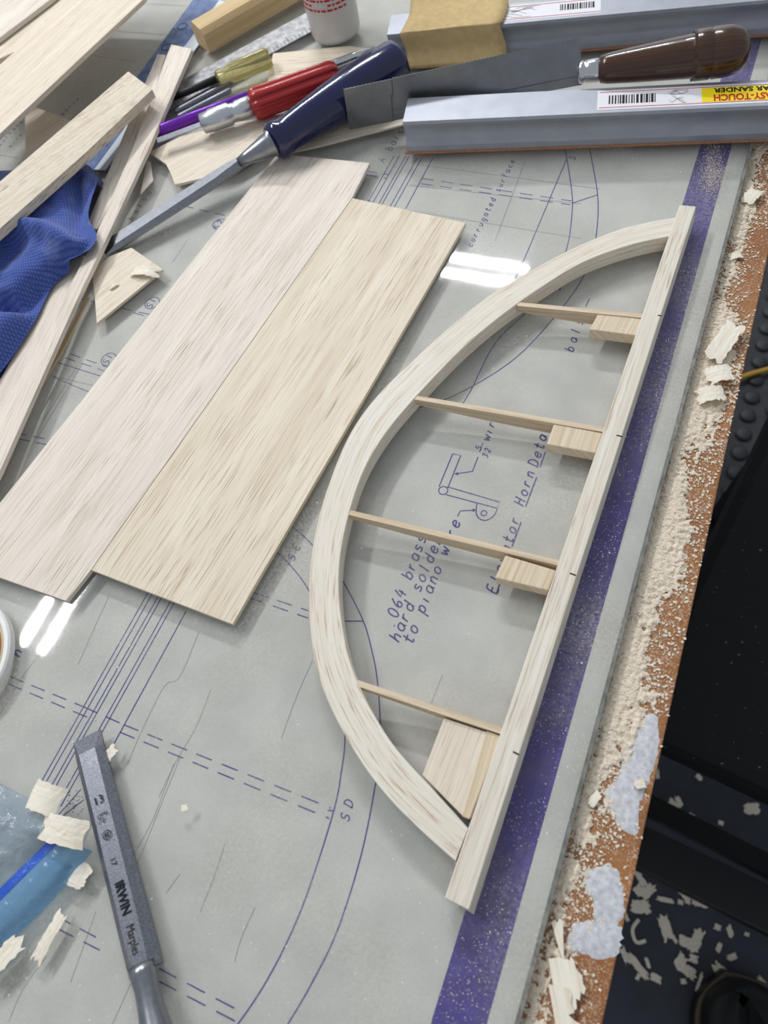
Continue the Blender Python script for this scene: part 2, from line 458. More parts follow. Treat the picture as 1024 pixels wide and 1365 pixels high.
PZ = -0.0046
plan = thing('plan_drawing', 'grey paper aircraft plan with blue line drawing and purple border under glass', 'plan', (-0.3, 0.3, -0.0058))
wslab('paper', [(-0.75, -0.25), (0.0083, -0.25), (0.0083, 0.8), (-0.75, 0.8)], PZ, 0.0006, M['paper'], plan)
s0, s1 = P(933, 197, PZ), P(574, 1365, PZ); r0, r1 = P(975, 197, PZ), P(649, 1365, PZ)
def ext(a, b, y): return a + (b - a) * ((y - a.y) / (b.y - a.y))
q = [ext(s0, s1, -0.24), ext(r0, r1, -0.24), ext(r0, r1, 0.79), ext(s0, s1, 0.79)]
v, f = prism([p + Vector((0, 0, 0.00006)) for p in q], [p + Vector((0, 0, 0.00001)) for p in q])
o = solid('border_stripe', v, f, M['stripe'], plan); o['label'] = 'wide purple printed border stripe'
glass = wslab('glass_plate', [(-0.78, -0.27), (0.0098, -0.27), (0.0098, 0.82), (-0.78, 0.82)], 0.0, 0.0044, M['glass'])
o = wslab('ground_edge', [(0.0084, -0.269), (0.00975, -0.269), (0.00975, 0.819), (0.0084, 0.819)], -0.0002, 0.004, M['glass_edge'], glass)
tag(glass, 'clear dusty glass plate lying over the plan drawing', 'glass')

# ---- stroke lettering and drawn lines on the plan
G = {
 'a': [[(.5,.5),(.3,.62),(.08,.5),(.05,.2),(.2,.02),(.4,.1),(.5,.4)],[(.5,.6),(.48,.1),(.56,.0)]],
 'b': [[(.1,1),(.05,.0)],[(.06,.3),(.25,.58),(.48,.45),(.45,.12),(.25,.0),(.06,.12)]],
 'c': [[(.48,.5),(.28,.6),(.08,.4),(.1,.1),(.3,.0),(.5,.12)]],
 'd': [[(.5,1),(.46,.0)],[(.48,.42),(.28,.58),(.06,.4),(.1,.08),(.3,.0),(.47,.2)]],
 'e': [[(.08,.3),(.48,.36),(.44,.55),(.24,.6),(.06,.38),(.1,.08),(.3,.0),(.5,.12)]],
 'f': [[(.5,.92),(.35,1),(.25,.85),(.2,.0)],[(.05,.55),(.45,.58)]],
 'g': [[(.48,.5),(.28,.6),(.08,.42),(.12,.12),(.3,.05),(.48,.25)],[(.5,.6),(.46,-.2),(.3,-.35),(.08,-.25)]],
 'h': [[(.1,1),(.05,.0)],[(.06,.3),(.25,.56),(.42,.5),(.44,.0)]],
 'i': [[(.2,.55),(.18,.0)]], 'l': [[(.22,1),(.16,.0)]],
 'n': [[(.08,.58),(.06,.0)],[(.07,.35),(.25,.58),(.42,.5),(.44,.0)]],
 'o': [[(.28,.6),(.08,.45),(.06,.15),(.24,.0),(.44,.14),(.48,.45),(.28,.6)]],
 'p': [[(.1,.6),(.04,-.4)],[(.08,.35),(.28,.6),(.48,.45),(.44,.12),(.24,.02),(.07,.15)]],
 'r': [[(.1,.58),(.06,.0)],[(.07,.32),(.22,.55),(.42,.55)]],
 's': [[(.45,.55),(.2,.6),(.12,.42),(.4,.22),(.36,.03),(.05,.04)]],
 't': [[(.25,.95),(.2,.12),(.3,.0),(.44,.08)],[(.04,.6),(.46,.62)]],
 'u': [[(.08,.58),(.08,.12),(.22,.0),(.42,.15)],[(.46,.6),(.46,.0)]],
 'v': [[(.05,.58),(.22,.0),(.48,.6)]], 'w': [[(.03,.58),(.14,.0),(.3,.45),(.44,.0),(.6,.6)]],
 'A': [[(.0,.0),(.3,1),(.5,.0)],[(.1,.35),(.42,.38)]],
 'D': [[(.08,1),(.04,.0)],[(.0,.98),(.3,.95),(.52,.6),(.42,.12),(.0,.02)]],
 'E': [[(.5,.98),(.1,.95),(.05,.02),(.48,.0)],[(.08,.5),(.4,.52)]],
 'H': [[(.08,1),(.04,.0)],[(.5,1),(.46,.0)],[(.06,.5),(.48,.52)]],
 'S': [[(.48,.88),(.28,1),(.08,.82),(.14,.56),(.42,.44),(.46,.15),(.24,.0),(.02,.12)]],
 '0': [[(.26,1),(.06,.75),(.05,.25),(.24,.0),(.44,.25),(.46,.75),(.26,1)]],
 '1': [[(.25,1),(.2,.0)]],
 '2': [[(.06,.8),(.25,1),(.45,.8),(.38,.5),(.04,.0),(.5,.02)]],
 '3': [[(.06,.9),(.28,1),(.44,.8),(.22,.55),(.46,.3),(.28,.0),(.04,.12)]],
 '4': [[(.3,1),(.04,.35),(.5,.4)],[(.42,.7),(.34,.0)]],
 '5': [[(.48,1),(.12,.98),(.08,.6),(.36,.6),(.46,.3),(.26,.0),(.04,.1)]],
 '6': [[(.4,1),(.1,.55),(.06,.2),(.25,.0),(.44,.2),(.36,.45),(.1,.3)]],
 '7': [[(.04,.98),(.48,1),(.2,.0)]],
 '.': [[(.18,.0),(.22,.08)]], '/': [[(.0,.0),(.5,1)]], '"': [[(.1,1),(.1,.85)],[(.22,1),(.22,.85)]], ' ': [],
}
lines = {'line': ([], []), 'line_thin': ([], []), 'crease': ([], [])}
def ribbon(pts, w, kind='line', z=PZ + 0.00009):
    V, Fc = lines[kind]
    pts = [Vector((p[0], p[1])) for p in pts]
    n = len(pts)
    if n < 2: return
    b0 = len(V)
    for i in range(n):
        d = (pts[min(i + 1, n - 1)] - pts[max(i - 1, 0)])
        if d.length < 1e-9: d = Vector((1, 0))
        d.normalize(); s = Vector((-d.y, d.x)) * w / 2
        V.append(Vector((pts[i].x + s.x, pts[i].y + s.y, z))); V.append(Vector((pts[i].x - s.x, pts[i].y - s.y, z)))
    for i in range(n - 1): Fc.append([b0 + 2 * i, b0 + 2 * i + 1, b0 + 2 * i + 3, b0 + 2 * i + 2])
def wpx(pts): return [P(u, v, PZ).xy for u, v in pts]
def smooth_path(p, k=6):
    p = [Vector(x) for x in p]; out = []
    for i in range(len(p) - 1):
        a, b, c, d = p[max(i - 1, 0)], p[i], p[i + 1], p[min(i + 2, len(p) - 1)]
        for j in range(k):
            t = j / k
            out.append(0.5 * ((2 * b) + (c - a) * t + (2 * a - 5 * b + 4 * c - d) * t * t + (3 * b - a - 3 * c + d) * t ** 3))
    out.append(p[-1]); return out
def pl(pts, w=0.00052, kind='line', curve=False):
    p = wpx(pts); ribbon(smooth_path(p) if curve else p, w, kind)
def dash(a, b, on=0.0075, off=0.0045, w=0.0005, kind='line'):
    a, b = wpx([a, b]); L = (b - a).length; d = (b - a) / L; t = 0
    while t < L: ribbon([a + d * t, a + d * min(t + on, L)], w, kind); t += on + off
def letter(s, p0, p1, h, w=0.00055, slant=0.2):
    a, b = wpx([p0, p1]); d = (b - a); L = d.length; d.normalize(); u = Vector((-d.y, d.x))
    adv = L / max(len(s), 1); sx = min(adv * 1.35, h * 1.15)
    for k, ch in enumerate(s):
        for st in G.get(ch, []):
            pts = [a + d * (k * adv + (x + slant * y) * sx) + u * (y * h) for x, y in st]
            ribbon(smooth_path(pts, 3) if len(pts) > 3 else pts, w)
def circle(c, r, w=0.0005):
    p = wpx([c])[0]; ribbon([p + Vector((math.cos(t), math.sin(t))) * r for t in [i * math.pi / 10 for i in range(21)]], w)

# spar lines running under the sheets
for a, b in (((526, 207), (49, 1053)), ((533, 207), (55, 1054)), ((541, 208), (64, 1056)), ((545, 209), (70, 1056)), ((556, 211), (75, 1075)), ((562, 211), (81, 1075))):
    pl([a, ((a[0] + b[0]) / 2, (a[1] + b[1]) / 2), b], 0.00045)
pl([(577, 211), (541, 278)]); pl([(248, 815), (149, 997)]); pl([(112, 1066), (78, 1092)], 0.0004); pl([(108, 1052), (66, 1100)], 0.0004)
for k in range(26):
    pl([(90 + 22 * random.random(), 1050 + 34 * random.random())] * 1 + [], 0.0004)
    c = P(88 + 24 * random.random(), 1052 + 34 * random.random(), PZ).xy; ribbon([c, c + Vector((0.0004, 0.0002))], 0.0004)
# ribs drawn as double dashes
for a, b in (((14, 902), (111, 942)), ((12, 912), (128, 961)), ((165, 966), (441, 1077)), ((160, 976), (439, 1091)), ((111, 942), (165, 966)),
             ((563, 238), (762, 268)), ((561, 245), (760, 273)), ((488, 228), (518, 233)), ((488, 233), (516, 238)), ((338, 790), (411, 814)),
             ((333, 797), (411, 824)), ((162, 411), (217, 423)), ((178, 417), (214, 427)), ((94, 472), (156, 494)), ((87, 477), (156, 500)),
             ((20, 577), (86, 590)), ((24, 585), (83, 597)), ((212, 1291), (324, 1350)), ((212, 1308), (317, 1363)), ((73, 1220), (137, 1254)), ((77, 1238), (140, 1270)),
             ((100, 396), (130, 404)), ((225, 270), (320, 292))):
    dash(a, b)
pl([(60, 478), (152, 507)]); pl([(72, 503), (112, 520), (135, 527)], 0.0004); pl([(68, 501), (150, 520)], 0.0003, 'line_thin'); pl([(110, 485), (45, 592)], 0.0003, 'line_thin'); pl([(104, 486), (58, 560)], 0.0003, 'line_thin')
# outline arcs
pl([(350, 680), (391, 703), (417, 727), (440, 752), (458, 776), (484, 827), (496, 868), (503, 906), (507, 962), (505, 1005), (501, 1043), (482, 1138), (450, 1240), (415, 1312), (384, 1365), (350, 1420)], curve=True)
pl([(330, 705), (370, 737), (390, 757), (410, 784), (438, 838), (455, 910), (460, 981), (455, 1030), (445, 1081), (415, 1176), (390, 1240), (357, 1305), (318, 1364), (270, 1420)], curve=True)
pl([(455, 828), (484, 828)]); pl([(437, 1080), (445, 1081)])
pl([(783, 190), (787, 203), (797, 263), (795, 313), (786, 350), (769, 384), (739, 423), (701, 465), (660, 497), (600, 530), (548, 546)], curve=True)
pl([(752, 195), (756, 213), (762, 253), (763, 280), (756, 330), (735, 375), (704, 414), (660, 458), (628, 520), (612, 545)], curve=True)
pl([(755, 213), (701, 341), (660, 430)]); pl([(763, 271), (796, 260)]); pl([(786, 398), (781, 409)])
pl([(560, 220), (800, 252)], 0.00022, 'line_thin'); pl([(546, 247), (775, 272)], 0.00022, 'line_thin'); pl([(540, 280), (775, 318)], 0.00022, 'line_thin'); pl([(700, 215), (660, 322)], 0.00025, 'line_thin')
for pth in ([(148, 41), (215, 46), (240, 48)], [(115, 73), (185, 83)], [(195, 5), (262, 9)], [(0, 207), (24, 211)]): pl(pth, 0.0003)
letter('balsa', (84, 154), (108, 129), 0.003, 0.0005); letter('surface', (0, 195), (32, 160), 0.004, 0.0005); letter('wire', (14, 197), (32, 177), 0.003, 0.0005)
# fine pencil cracks and creases
for c in ([(265, 843), (240, 902), (220, 914), (195, 962), (170, 1018)], [(281, 919), (262, 968), (235, 1015), (212, 1062)], [(145, 795), (104, 886)], [(52, 873), (28, 905), (0, 952)],
          [(417, 880), (395, 930), (375, 985)], [(300, 1125), (285, 1170), (267, 1216)], [(240, 1165), (222, 1190)], [(340, 1210), (322, 1250), (313, 1282)], [(128, 1215), (112, 1260), (94, 1310)],
          [(62, 1275), (30, 1320), (12, 1362)], [(232, 1018), (205, 1090), (178, 1140)], [(175, 1310), (150, 1365)], [(250, 320), (230, 350)], [(590, 900), (570, 950)], [(240, 1010), (160, 1210)]):
    pl(c, 0.00022, 'crease', curve=True)
# horn detail
k = lambda *pts: [(460 + x / 3.413, 520 + y / 3.413) for x, y in pts]
pl(k((490, 290), (527, 297), (468, 445))); pl(k((490, 290), (428, 440)))
pl(k((465, 440), (705, 510), (690, 537), (460, 476)))
pl(k((600, 515), (597, 560), (612, 585), (640, 593), (668, 580), (685, 560), (693, 537)), curve=True)
circle(k((447, 457))[0], 0.0021); circle(k((632, 560))[0], 0.0013)
pl(k((605, 305), (580, 370), (500, 382))); pl(k((515, 385), (500, 382), (514, 375))); pl(k((512, 575), (525, 550), (595, 546))); pl(k((580, 540), (595, 546), (580, 553)))
T = lambda s, a, b, h, w=0.0006: letter(s, k(a)[0], k(b)[0], h, w)
T('.064 brass', (222, 1085), (375, 660), 0.0052, 0.0007); T('hard solder', (245, 1150), (450, 665), 0.0052, 0.0007); T('to piano wire', (305, 1160), (530, 590), 0.0052, 0.0007)
T('Elevator', (690, 930), (800, 570), 0.0048, 0.0007); T('Horn', (812, 530), (868, 360), 0.0048, 0.0007); T('Detail', (876, 352), (946, 122), 0.0048, 0.0007)
for a, b in (((690, 925), (735, 790)), ((760, 712), (802, 600)), ((822, 530), (872, 397)), ((888, 350), (912, 280))): pl(k(a, b), 0.0006)
T('5', (617, 275), (630, 245), 0.0028, 0.0005); T('32', (647, 310), (668, 262), 0.0028, 0.0005); pl(k((612, 282), (628, 240)), 0.0004); T('wire', (655, 235), (700, 110), 0.0044)
letter('corrugated surface', (629, 330), (688, 212), 0.0036, 0.0005); letter('balsa', (764, 470), (784, 410), 0.0046, 0.0006); letter('S', (746, 388), (751, 376), 0.004, 0.0006)
letter('A balsa', (512, 217), (545, 165), 0.005, 0.0005); letter('SE', (392, 748), (404, 721), 0.0036, 0.0005); letter('SD', (465, 1096), (474, 1060), 0.0036, 0.0005)
letter('balsa', (176, 294), (206, 252), 0.004, 0.0005); letter('n', (26, 877), (32, 865), 0.0058, 0.0008); letter('S', (766, 214), (772, 204), 0.004, 0.0005); letter('7', (500, 275), (505, 262), 0.006, 0.0005)
for (cx, cy), s in (((203, 404), 'S1'), ((145, 479), 'S1'), ((293, 299), 'S2')):
    circle((cx, cy), 0.0044, 0.0005); letter(s, (cx - 1, cy + 7), (cx + 7, cy - 7), 0.0042, 0.0006)
for nm, mat in (('line', 'line'), ('line_thin', 'line_thin'), ('crease', 'crease')):
    o = solid({'line': 'ink_drawing', 'line_thin': 'thin_ink_drawing', 'crease': 'crease_lines'}[nm], lines[nm][0], lines[nm][1], M[mat], plan, kind='stuff')

# ------------------------------------------------------------------ ceiling lamps (seen only as reflections in the glass)
for i, (side, x, y, ax, L, w) in enumerate(LAMPS):
    t = thing('ceiling_lamp_%s_offscreen' % side, ['twin tube ceiling lamp mirrored in the glass beside the ring lid', 'twin tube ceiling lamp mirrored in the glass beside the curved frame'][i], 'lamp', (x, y, LAMP_Z + 0.02), 'ceiling lamps')
    a, b = (0.11, L / 2 + 0.02) if ax == 'Y' else (L / 2 + 0.02, 0.11)
    wslab('housing', [(x - a, y - b), (x + a, y - b), (x + a, y + b), (x - a, y + b)], LAMP_Z + 0.07, 0.05, M['housing'], t)
    # white reflector wing beside the tubes, sloping down and lit by them
    q = [(0.075, -L / 2, 0.016), (0.075, L / 2, 0.016), (0.175, L / 2, -0.030), (0.175, -L / 2, -0.030)]
    top = [Vector((x - o_, y + l_, LAMP_Z + z_)) if ax == 'Y' else Vector((x + l_, y + o_, LAMP_Z + z_)) for o_, l_, z_ in q]
    v, f = prism([p + Vector((0, 0, 0.002)) for p in top], top)
    solid('reflector', v, f, M['housing'], t)
    for k_, s in (('inner', -0.045), ('outer', 0.045)):
        nm = 'ceiling_lamp_%s_%s_tube_offscreen' % (side, k_)
        ld = bpy.data.lights.new(nm, 'AREA'); ld.shape = 'RECTANGLE'; ld.energy = w; ld.color = (0.97, 0.985, 1.0)
        ld.size, ld.size_y = (0.03, L) if ax == 'Y' else (L, 0.03)
        lo = bpy.data.objects.new(nm, ld); C.objects.link(lo); lo.parent = t
        lo.location = (s if ax == 'Y' else 0, s if ax == 'X' else 0, -0.012)

# ------------------------------------------------------------------ balsa sheets beside the frame
gsh = P(470, 264) - P(122, 760)
o = slab('balsa_sheet', [(122, 760), (310, 832), (621, 297), (470, 264)], 0.0026, 0.0024, M['balsa_yellow'], grain=gsh, bevel=0.00015)
tag(o, 'pale yellow balsa sheet with ragged cut end next to the curved frame', 'balsa sheet', 'loose balsa sheets')
o = slab('balsa_sheet', [(121.3, 759.5), (88, 801), (-60, 742), (-60, 768), (368, 205), (493, 217), (469.3, 263.8)][:2] + [(-62, 748), (370, 205), (493, 217), (469.3, 263.8)], 0.0027, 0.0025, M['balsa_pink'], grain=gsh, bevel=0.00015)
tag(o, 'pinkish white balsa sheet lying against the yellowish one', 'balsa sheet', 'loose balsa sheets')

# ------------------------------------------------------------------ the curved tail frame
TZ = 0.0095
fr = thing('tail_frame', 'curved balsa model aircraft tail frame with ribs and blocks on straight spar', 'frame', P(640, 700, 0.0))
# spar: trapezoid section, slightly slanted outer face
tl, trr, bl, br = P(906, 273, TZ), P(928, 275, TZ), P(593, 1197, TZ), P(625, 1213, TZ)
bot = [p - Vector((0, 0, TZ)) for p in (tl, trr, br, bl)]
bot[1].x += 0.0009; bot[2].x += 0.0016; bot[2].y -= 0.001
v, f = prism([tl, trr, br, bl], bot)
solid('spar', v, f, M['balsa_spar'], fr, grain=tl - bl, bevel=0.0003)
outer = [(905, 289), (879, 293), (838, 301), (797, 316), (756, 334), (715, 356), (682, 375), (660, 387), (620, 418), (580, 453), (540, 490), (508, 521), (478, 558), (460, 590), (446, 624), (433, 660), (424, 692), (417, 727), (412.5, 760), (411.5, 785), (413, 832), (415.5, 860), (423, 900), (433, 927), (456, 974), (501, 1045), (556, 1103), (607, 1148)]
inner = [(893, 315), (851, 323), (802, 339), (769, 353), (728, 379), (695, 401), (660, 427), (620, 461), (588, 493), (561, 522), (519, 570), (486, 623), (472, 660), (463, 692), (454, 733), (450.5, 780), (454, 821), (461, 862), (472, 900), (485, 927), (520, 990), (556, 1029), (591, 1067), (624, 1104)]
def resample(p, n):
    p = smooth_path(p, 8); L = [0]
    for i in range(len(p) - 1): L.append(L[-1] + (p[i + 1] - p[i]).length)
    out, j = [], 0
    for i in range(n):
        t = L[-1] * i / (n - 1)
        while j < len(p) - 2 and L[j + 1] < t: j += 1
        out.append(p[j].lerp(p[j + 1], (t - L[j]) / max(L[j + 1] - L[j], 1e-9)))
    return out
NB = 90
wo = resample([P(u, v, TZ - 0.0002).xy for u, v in outer], NB); wi = resample([P(u, v, TZ - 0.0002).xy for u, v in inner], NB)
def relax(p):
    for _ in range(6): p = [p[0]] + [(p[i - 1] + p[i] * 2 + p[i + 1]) / 4 for i in range(1, len(p) - 1)] + [p[-1]]
    return p
wo, wi = relax(wo), relax(wi)
def bow_layer(name, z0, z1, shrink, mat, parent):
    V, Fc, UV = [], [], []
    L = 0
    for i in range(NB):
        if i: L += ((wo[i] + wi[i]) / 2 - (wo[i - 1] + wi[i - 1]) / 2).length
        d = (wi[i] - wo[i]).normalized(); w = (wi[i] - wo[i]).length
        a, b = wo[i] + d * shrink, wi[i] - d * shrink
        c = 0.0003
        ring = [(a, z0), (a, z1 - c), (a + d * c, z1), (b - d * c, z1), (b, z1 - c), (b, z0)]
        uvv = [-0.006, 0, c, w - c, w, w + 0.006]
        for (p, z), q in zip(ring, uvv): V.append((p.x, p.y, z)); UV.append((L, q + z0 * 3))
    for i in range(NB - 1):
        for j in range(6):
            k2 = (j + 1) % 6
            Fc.append([i * 6 + j, (i + 1) * 6 + j, (i + 1) * 6 + k2, i * 6 + k2])
    Fc.append(list(range(6))); Fc.append([(NB - 1) * 6 + i for i in range(5, -1, -1)])
    o = solid(name, V, Fc, mat, parent, uvs=UV)
    bm = bmesh.new(); bm.from_mesh(o.data); bmesh.ops.recalc_face_normals(bm, faces=bm.faces); bm.to_mesh(o.data); bm.free()
    return o
bow = bow_layer('bow', 0.0052, TZ - 0.0002, 0.0, M['balsa_frame'], fr)
bow_layer('lamination', 0.0002, 0.0046, 0.0002, M['balsa_frame'], bow)
bow_layer('glue_line', 0.0044, 0.0054, 0.0007, M['glue_brown'], bow)
# ribs: top flush, lower edge rising towards the bow
for a, b in (((690, 405), (857, 421)), ((550, 529), (807, 573)), ((466, 683), (745, 750)), ((475, 910), (672, 975))):
    A, B = P(*a, TZ - 0.0005), P(*b, TZ - 0.0005)
    d = (B - A); d.z = 0; d.normalize(); s = Vector((-d.y, d.x, 0)) * 0.0012
    n = 8; V = []; Fc = []
    for i in range(n + 1):
        t = i / n; p = A.lerp(B, t); zb = 0.0048 * (1 - t) ** 2 + 0.0003
        for q in (p + s, p - s): V.append(q)
        for q in (p - s, p + s): V.append(Vector((q.x, q.y, zb)))
    for i in range(n):
        for j in range(4): Fc.append([i * 4 + j, (i + 1) * 4 + j, (i + 1) * 4 + (j + 1) % 4, i * 4 + (j + 1) % 4])
    Fc += [[0, 1, 2, 3], [n * 4 + 3, n * 4 + 2, n * 4 + 1, n * 4]]
    solid('rib', V, Fc, M['balsa_rib'], fr, grain=d)
for px, zt in (([(798, 417), (856, 425), (848, 447), (786, 439)], 0.0085), ([(739, 564), (803, 577), (794, 604), (729, 592)], 0.0085), ([(674, 740), (741, 760), (731, 787), (660, 770)], 0.0085)):
    slab('hinge_block', px, zt, zt - 0.0022, M['balsa_block'], fr, grain=P(*px[0]) - P(*px[3]), bevel=0.0004)
o = slab('gusset', [(592, 957), (668, 982), (628, 1090), (619, 1090), (563, 1033)], 0.0074, 0.0064, M['balsa_sheet'], fr, grain=P(593, 957) - P(563, 1033), bevel=0.0003)
o = slab('filler_strip', [(649, 974), (668, 981), (626, 1092), (616, 1088)], 0.0078, 0.006, M['balsa_block'], fr, grain=P(649, 974) - P(616, 1088), bevel=0.0003)
for (x0, y0), (x1, y1) in (((877, 420), (882, 421)), ((822, 580), (830, 582)), ((760, 764), (768, 767)), ((684, 1002), (692, 1006))):
    a, b = P(x0, y0, TZ + 0.0001), P(x1, y1, TZ + 0.0001); s = Vector((0, 0.0003, 0))
    v, f = prism([a + s, b + s, b - s, a - s], [q - Vector((0, 0, 0.0002)) for q in (a + s, b + s, b - s, a - s)])
    solid('pencil_mark', v, f, M['pencil'], fr)

# ------------------------------------------------------------------ bar sanders
SEC0 = [(-0.0112, 0), (0.0112, 0), (0.0112, 0.0036), (0.0104, 0.0050), (0.0090, 0.0072), (0.0085, 0.0100), (0.0090, 0.0130), (0.0102, 0.0155), (0.0112, 0.0176), (0.0106, 0.0192),
       (-0.0106, 0.0192), (-0.0112, 0.0176), (-0.0102, 0.0155), (-0.0090, 0.0130), (-0.0085, 0.0100), (-0.0090, 0.0072), (-0.0104, 0.0050), (-0.0112, 0.0036)]
def roundsec():
    r = [Vector(p) for p in SEC0]; out = r[:2]
    out += smooth_path(r[2:9], 6) + [r[9], r[10]] + smooth_path(r[11:18], 6)
    return [(p.x, p.y) for p in out]
SEC = roundsec()
def sander(a, b, label, zl):
    """a, b: ends of the near lower edge on the glass"""
    a, b = Vector(a), Vector(b); d = (b - a).normalized(); s = Vector((-d.y, d.x, 0))
    t = thing('bar_sander', label, 'sander', (a + b) / 2, 'aluminium bar sanders')
    c0, c1 = a + s * 0.0112, b + s * 0.0112
    up = Vector((0, 0, 0.0012))
    sweep('bar', c0 + up, c1 + up, [(0, SEC), ((b - a).length, SEC)], M['alu'], t, smooth=False)
    bar('sandpaper', c0 - d * 0.0012 + Vector((0, 0, 0.00062)), c1 + Vector((0, 0, 0.00062)), 0.0236, 0.0011, M['sandpaper'], t, bevel=0)
    return t, c0, d, s, 0.0012 + 0.0192
def sticker(t, c0, d, s, z, x0, x1, w, side):
    """label on the top face: printed upside down for the camera; x measured along the bar"""
    def rect(nm, xa, xb, ya, yb, mat, lift, par):
        q = [c0 + d * x + s * y + Vector((0, 0, z + lift)) for x, y in ((xa, ya), (xb, ya), (xb, yb), (xa, yb))]
        v, f = prism(q, [p - Vector((0, 0, 0.00008)) for p in q]); return solid(nm, v, f, mat, par)
    base = rect('label', x0, x1, -w, w, M['sticker'], 0.0001, t)
    sgn = side
    for y in (-w * 0.8, w * 0.8): rect('border', x0 + .001, x1, y - 0.0002, y + 0.0002, M['red_ink'], 0.0002, base)
    return base, rect
ts, c0, d, s, zt = sander(P(543, 205, 0), P(543, 205, 0) + (P(1024, 188, 0) - P(543, 205, 0)).normalized() * 0.28, 'aluminium bar sander with yellow and white label, lying beside the plan', 0.02)
W = 0.0082
x0 = (P(797, 125, zt) - c0).dot(d)
base, rect = sticker(ts, c0, d, s, zt, x0, 0.276, W, 1)
xb = x0 + 0.006
for i in range(17):
    w_ = random.choice((0.0005, 0.0008, 0.0013)); rect('barcode_bar', xb, xb + w_, -W * 0.45, W * 0.45, M['black_ink'], 0.0002, base); xb += w_ + random.choice((0.0005, 0.0008))
def scribble(xa, xb, par, z):
    V, Fc = [], []
    for k2 in range(7):
        p = [Vector((xa + (xb - xa) * (0.05 + 0.3 * random.random()), random.uniform(-W * .5, W * .5)))]
        for _ in range(4): p.append(p[-1] + Vector(((xb - xa) * random.uniform(0.05, 0.17), random.uniform(-0.003, 0.003))))
        p = [Vector((q.x, max(-W * .65, min(W * .65, q.y)))) for q in smooth_path(p, 3)]
        b0 = len(V)
        for q in p:
            for e in (0.00012, -0.00012): V.append(c0 + d * q.x + s * (q.y + e) + Vector((0, 0, z)))
        for i in range(len(p) - 1): Fc.append([b0 + 2 * i, b0 + 2 * i + 1, b0 + 2 * i + 3, b0 + 2 * i + 2])
    return V, Fc
xs = xb + 0.003; xe = (P(935, 115, zt) - c0).dot(d)
V, Fc = scribble(xs, xe - 0.002, base, zt + 0.00022); solid('hand_sketch', V, Fc, M['black_ink'], base)
yl = rect('yellow_panel', xe, 0.272, -W * 0.72, W * 0.72, M['yellow_ink'], 0.0002, base)
up_ = Vector((0, 0, zt + 0.00025))
# rotated by 180 degrees: text runs towards -d with its top towards the camera
tx = text_mesh('lettering', 'EASY-TOUCH', c0 + d * (xe + 0.0372) + s * (-W * 0.04) + up_, -d, -s, 0.0050, M['red_ink'], base, bold=0.03, squeeze=0.72)
tx = text_mesh('lettering', 'BAR SANDER', c0 + d * (xe + 0.0365) + s * (W * 0.62) + up_, -d, -s, 0.0036, M['black_ink'], base, bold=0.03, squeeze=1.0)

a_ = P(516, 47, 0.0204); b_ = P(998, 3, 0.0204)
dd = (b_ - a_); dd.z = 0; dd.normalize()
A0 = Vector((a_.x, a_.y, 0))
ts2, c0, d, s, zt = sander(A0, A0 + dd * 0.28, 'aluminium bar sander behind the saw with tan sandpaper folded over it', 0.02)
x0 = (P(662, 20, zt) - c0).dot(d); x1 = (P(801, 8, zt) - c0).dot(d)
base, rect = sticker(ts2, c0, d, s, zt, 0.012, x1, W, 1)
xb = x1 - 0.024
for i in range(15):
    w_ = random.choice((0.0005, 0.0008, 0.0012)); rect('barcode_bar', xb, xb + w_, -W * 0.25, W * 0.5, M['black_ink'], 0.0002, base); xb += w_ + random.choice((0.0005, 0.0008))
V, Fc = scribble(x0, x1 - 0.028, base, zt + 0.00022); solid('hand_sketch', V, Fc, M['black_ink'], base)
rect('yellow_panel', 0.03, x0 - 0.001, -W * 0.72, W * 0.72, M['yellow_ink'], 0.0002, base)
rect('red_end', 0.0125, 0.0155, -W * 0.9, W * 0.9, M['red_ink'], 0.00025, base)

# tan sandpaper sheet folded over the rear bar
pa, pb = P(540, 32, zt), P(672, 24, zt)
xa, xb2 = (pa - c0).dot(d), (pb - c0).dot(d)
prof = [(0.034, 0.0212), (0.012, 0.0214), (0.0, 0.0216), (-0.0108, 0.0214), (-0.0122, 0.0206), (-0.0135, 0.016), (-0.0155, 0.010), (-0.0215, 0.0032)]
prof = [(q.x, q.y) for q in smooth_path([Vector(p) for p in prof], 3)]
pts = []
for i in range(10):
    t = i / 9
    pts.append([c0 + d * (xa + (xb2 - xa) * t + 0.002 * math.sin(j * 0.4)) + s * y + Vector((0, 0, z + 0.0006 + 0.0002 * math.sin(7 * t + j))) for j, (y, z) in enumerate(prof)])
o = gridsheet('sandpaper_sheet', pts, 0.0004, M['tan_paper'])
tag(o, 'tan sandpaper sheet folded over the rear bar sander', 'sandpaper')

# ------------------------------------------------------------------ razor saw
sw = thing('razor_saw', 'razor saw with steel blade and dark brown turned wooden handle', 'saw', P(640, 120, 0.003))
BL, BR, TR, TL = P(466, 172, 0.0030), P(776, 113, 0.0160), P(773, 51, 0.0330), P(458, 119, 0.0310)
nx, ny = 120, 6
pts = [[BL.lerp(BR, i / nx).lerp(TL.lerp(TR, i / nx), j / ny) for j in range(ny + 1)] for i in range(nx + 1)]
for i in range(0, nx + 1, 2): pts[i][ny] = pts[i][ny] + (pts[i][ny] - pts[i][ny - 1]).normalized() * 0.0004
gridsheet('blade', pts, 0.0005, M['saw_steel'], sw, smooth=False)
n_ = (BR - BL).cross(TL - BL).normalized()
if n_.z < 0: n_ = -n_
e0, e1 = BL.lerp(TL, 0.2) + n_ * 0.0002, BR.lerp(TR, 0.2) + n_ * 0.0002
bar('spine', e0, e1, 0.0006, 0.0006, M['steel'], sw, bevel=0)
h0, h1 = P(771, 97, 0.0235), P(1000, 64, 0.0300)
ax = (h1 - h0).normalized(); LH = (h1 - h0).length
